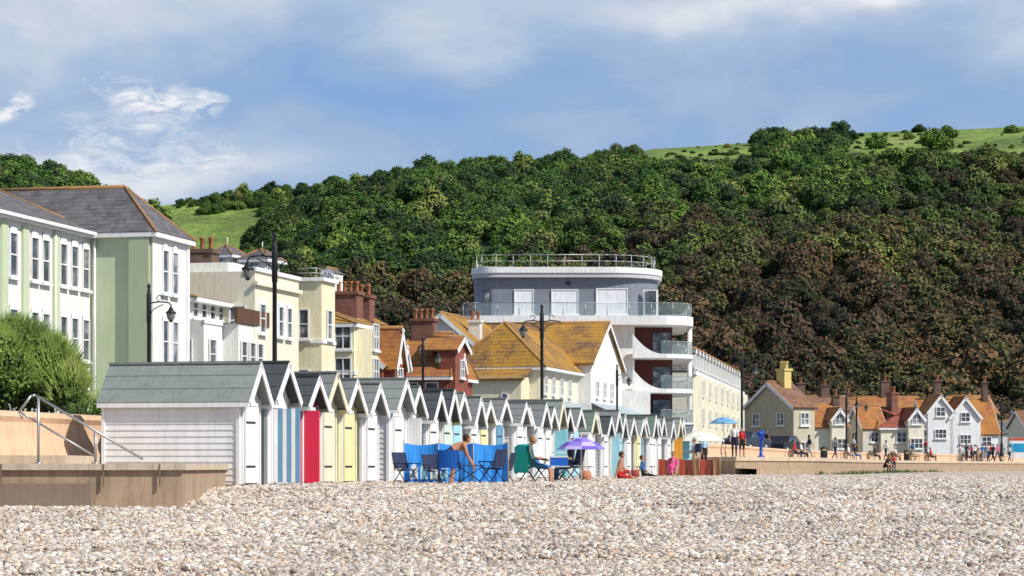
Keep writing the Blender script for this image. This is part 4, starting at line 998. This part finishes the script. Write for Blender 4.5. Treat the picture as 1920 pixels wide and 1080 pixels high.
for i,(px,tp,bt,fc) in enumerate(((1822,crd,navy,-120),(1832,cbk,khaki,-100),(1842,cbl,cgr,60),(1853,cw,cbl,-140),(1862,cbk,cbk,30),(1566,cgr,navy,30),(1870,cpk,navy,-60),(1800,cw,cgr,10),(1812,cbk,navy,50),(1828,cw,cbk,90),(1848,navy,cgr,0),(1858,crd,cbk,-40),(1880,cgr,khaki,-90),(1893,cw,navy,40),(1711,cbl,khaki,200),(1517,navy,cgr,10))):
    D=deckD(px,1.4+(i*7%5)*.5); person('walker',at_(px,D,zt),fc,walk,tp,bt,random.uniform(1.62,1.82),long_hair=i%3==0)
person('crouching_person',at_(1660,152,-.38),-60,dict(hip=.45,lean=35,thL=95,thR=90,knL=110,knR=110,shL=30,shR=30,elL=20,elR=20),cbk,cbk,1.7,hair=hairB); person('standing_child',at_(1676,152,-.4),-90,{},crd,navy,1.15)
for px,tp in ((1436,cbk),(1600,cw),(1735,crd)):
    D=deckD(px,-3); person('walker',at_(px,D,1.01),20,walk,tp,navy,1.7)
D=deckD(1427,1.2)
g=G('seaside_telescope',at_(1427,D,zt)); bp=M('blue_enamel',(.01,.06,.4),.35)
g.lathe('pedestal',bp,(0,0,0),[(.25,0),(.22,.08),(.1,.15),(.09,1.0),(.13,1.1)],12); g.cyl('barrel',bp,(-.16,-.2,1.38),(.16,.2,1.48),.11,.14,12); g.box('coin_box',bp,-.16,.16,-.13,.13,1.1,1.34); g.done()
D=deckD(1911,2.5)
g=G('information_sign',at_(1911,D,zt)); wp=M('sign_white',(.75,.75,.75)); 
for x in (-.7,.7): g.cyl('posts',steel,(x,0,0),(x,0,2.5),.05)
g.box('panel',wp,-1.0,1.0,-.03,.03,.3,2.5); g.box('header',M('sign_blue',(.02,.3,.55)),-1.0,1.0,-.045,-.032,1.0,1.9); g.box('crown_board',M('sign_red',(.5,.08,.05)),-1,1,-.045,-.032,2.2,2.48)
g.done()
for px in (1545,1700):
    D=deckD(px,1); g=G('litter_bin',at_(px,D,zt)); g.lathe('body',black,(0,0,0),[(.24,0),(.26,.1),(.26,.85),(.2,.95),(0,1.0)],12); g.box('opening',M('gold_trim',(.5,.35,.1)),-.15,.15,-.28,-.262,.68,.8); g.done()
def car(px,D,col,face):
    g=G('parked_car',(wx(px,D),D,1.0),rad(face)); m=M('car_paint_%s'%px,col,.3,.02,streak=0)
    prof=[(-2.1,.35),(-2.1,.8),(-1.9,.92),(-1.3,.98),(-.75,1.42),(.55,1.45),(1.15,.98),(1.95,.85),(2.1,.65),(2.1,.35)]
    k=len(prof); v=[(x,-.82 if z>1 else -.88,z) for x,z in prof]+[(x,.82 if z>1 else .88,z) for x,z in prof]
    g.add('bodywork',m,v,[tuple(range(k)),tuple(range(2*k-1,k-1,-1))]+[(i,k+i,k+(i+1)%k,(i+1)%k) for i in range(k)])
    for s_ in (-1,1):
        y=s_*.89; g.face('side_windows',glass,[(-1.15,y,1.0),(-.72,s_*.85,1.37),(.5,s_*.85,1.39),(1.0,y,1.0)])
        for x in (-1.3,1.3): g.cyl('wheels',black,(x,s_*.7,.33),(x,s_*.92,.33),.33,n=18); g.cyl('hubs',steel,(x,s_*.9,.33),(x,s_*.93,.33),.18,n=12)
    g.face('windscreen',glass,[(.6,-.75,1.42),(.6,.75,1.42),(1.13,.78,1.03),(1.13,-.78,1.03)])
    g.done()
car(1400,165,(.03,.04,.06),60); car(1470,190,(.02,.02,.025),60)
g=G('kerb'); pl=dense(offs(WALL,-6),6); wallsweep(g,'kerbstones',M('kerb_stone',(.35,.34,.32)),pl,[(0,.99),(0,1.12),(-.15,1.12),(-.15,.99)]); g.done()
# ------------------------------------------------------------ sky, sun, camera
w=bpy.data.worlds.new("World"); SC.world=w; w.use_nodes=True; nt=w.node_tree
bg=nt.nodes['Background']; S0=.1
sd=Vector((.74,-.48,.80)).normalized(); el=math.asin(sd.z); az=math.atan2(sd.x,sd.y)
sky=nt.nodes.new('ShaderNodeTexSky'); sky.sky_type='NISHITA'; sky.sun_disc=False; sky.sun_elevation=el; sky.sun_rotation=az
tc=nt.nodes.new('ShaderNodeTexCoord').outputs['Generated']
sp=nt.nodes.new('ShaderNodeSeparateXYZ'); nt.links.new(tc,sp.inputs[0])
mp=mapping(nt,tc,(1,1,2.2))
n1=noise(nt,mp,10,9,.56,.4); n2=noise(nt,mp,55,10,.64,.5); nd=noise(nt,mp,11,4,.5)
nd2=noise(nt,mapping(nt,tc,(1.3,1,2.6)),13,4,.5)
dx=mth(nt,'ADD',sp.outputs[0],mth(nt,'MULTIPLY',mth(nt,'SUBTRACT',nd,.5),.09)); dz_=mth(nt,'ADD',sp.outputs[2],mth(nt,'MULTIPLY',mth(nt,'SUBTRACT',nd2,.5),.05))
def lobe(px,py,sx,sz,amp,x=dx,z=dz_):
    a=(px-960)/F; c=(HZ-py)/F
    u=mth(nt,'POWER',mth(nt,'DIVIDE',mth(nt,'SUBTRACT',x,a),sx/F),2); v_=mth(nt,'POWER',mth(nt,'DIVIDE',mth(nt,'SUBTRACT',z,c),sz/F),2)
    return mth(nt,'MULTIPLY',mth(nt,'EXPONENT',mth(nt,'MULTIPLY',mth(nt,'ADD',u,v_),-1)),amp)
tot=mth(nt,'ADD',.37,mth(nt,'MULTIPLY',mth(nt,'SUBTRACT',n1,.5),.85))
for l in ((200,10,520,100,.32),(1150,40,330,70,.24),(1590,-10,150,45,.65),(1350,60,200,70,.20),(1800,30,250,90,.24),(700,190,300,80,-.12),(1000,160,300,60,-.06),(250,340,230,45,.34),(450,310,160,60,.16),(100,190,260,50,.06),(480,250,160,40,.06)):
    tot=mth(nt,'ADD',tot,lobe(*l))
cl=ramp(nt,tot,[(.14,(.22,.40,.74)),(.33,(.30,.45,.70)),(.50,(.43,.55,.74)),(.66,(.63,.69,.80)),(.88,(.92,.93,.96))])
pf=mth(nt,'ADD',lobe(290,190,70,34,1.0),mth(nt,'ADD',lobe(415,200,36,12,.8),mth(nt,'ADD',lobe(400,285,80,40,.45),mth(nt,'ADD',lobe(15,235,40,20,.8),lobe(210,300,130,50,.45)))))
pf=mth(nt,'MULTIPLY',pf,mth(nt,'ADD',mth(nt,'MULTIPLY',n2,5.5),-2.15))
pm2=ramp(nt,pf,[(.05,(0,0,0)),(.6,(1,1,1))])
cl=mixc(nt,pm2,cl,(.92,.92,.95))
clS=nt.nodes.new('ShaderNodeVectorMath'); clS.operation='SCALE'; nt.links.new(cl,clS.inputs[0]); clS.inputs['Scale'].default_value=1/S0
cov=ramp(nt,sp.outputs[2],[(.0,(.95,.95,.95)),(.3,(.85,.85,.85)),(.6,(.45,.45,.45))])
fin=mixc(nt,cov,sky.outputs[0],clS.outputs[0])
nt.links.new(fin,bg.inputs['Color']); bg.inputs['Strength'].default_value=S0
sl=bpy.data.lights.new('sun','SUN'); sl.energy=4.9; sl.angle=rad(.5); sl.color=(1,.95,.87); so=bpy.data.objects.new('sun',sl); COL.objects.link(so)
so.rotation_euler=sd.to_track_quat('Z','Y').to_euler(); so.location=(60,-40,80)
cam=bpy.data.cameras.new('camera'); cam.sensor_width=36; cam.lens=F*36/1920; cam.shift_y=(HZ-540)/1920; cam.clip_start=.5; cam.clip_end=6000
co=bpy.data.objects.new('camera',cam); COL.objects.link(co); co.location=(0,0,0); co.rotation_euler=(math.pi/2,0,0); SC.camera=co
SC.view_settings.view_transform='Standard'; SC.view_settings.look='None'; SC.view_settings.exposure=0
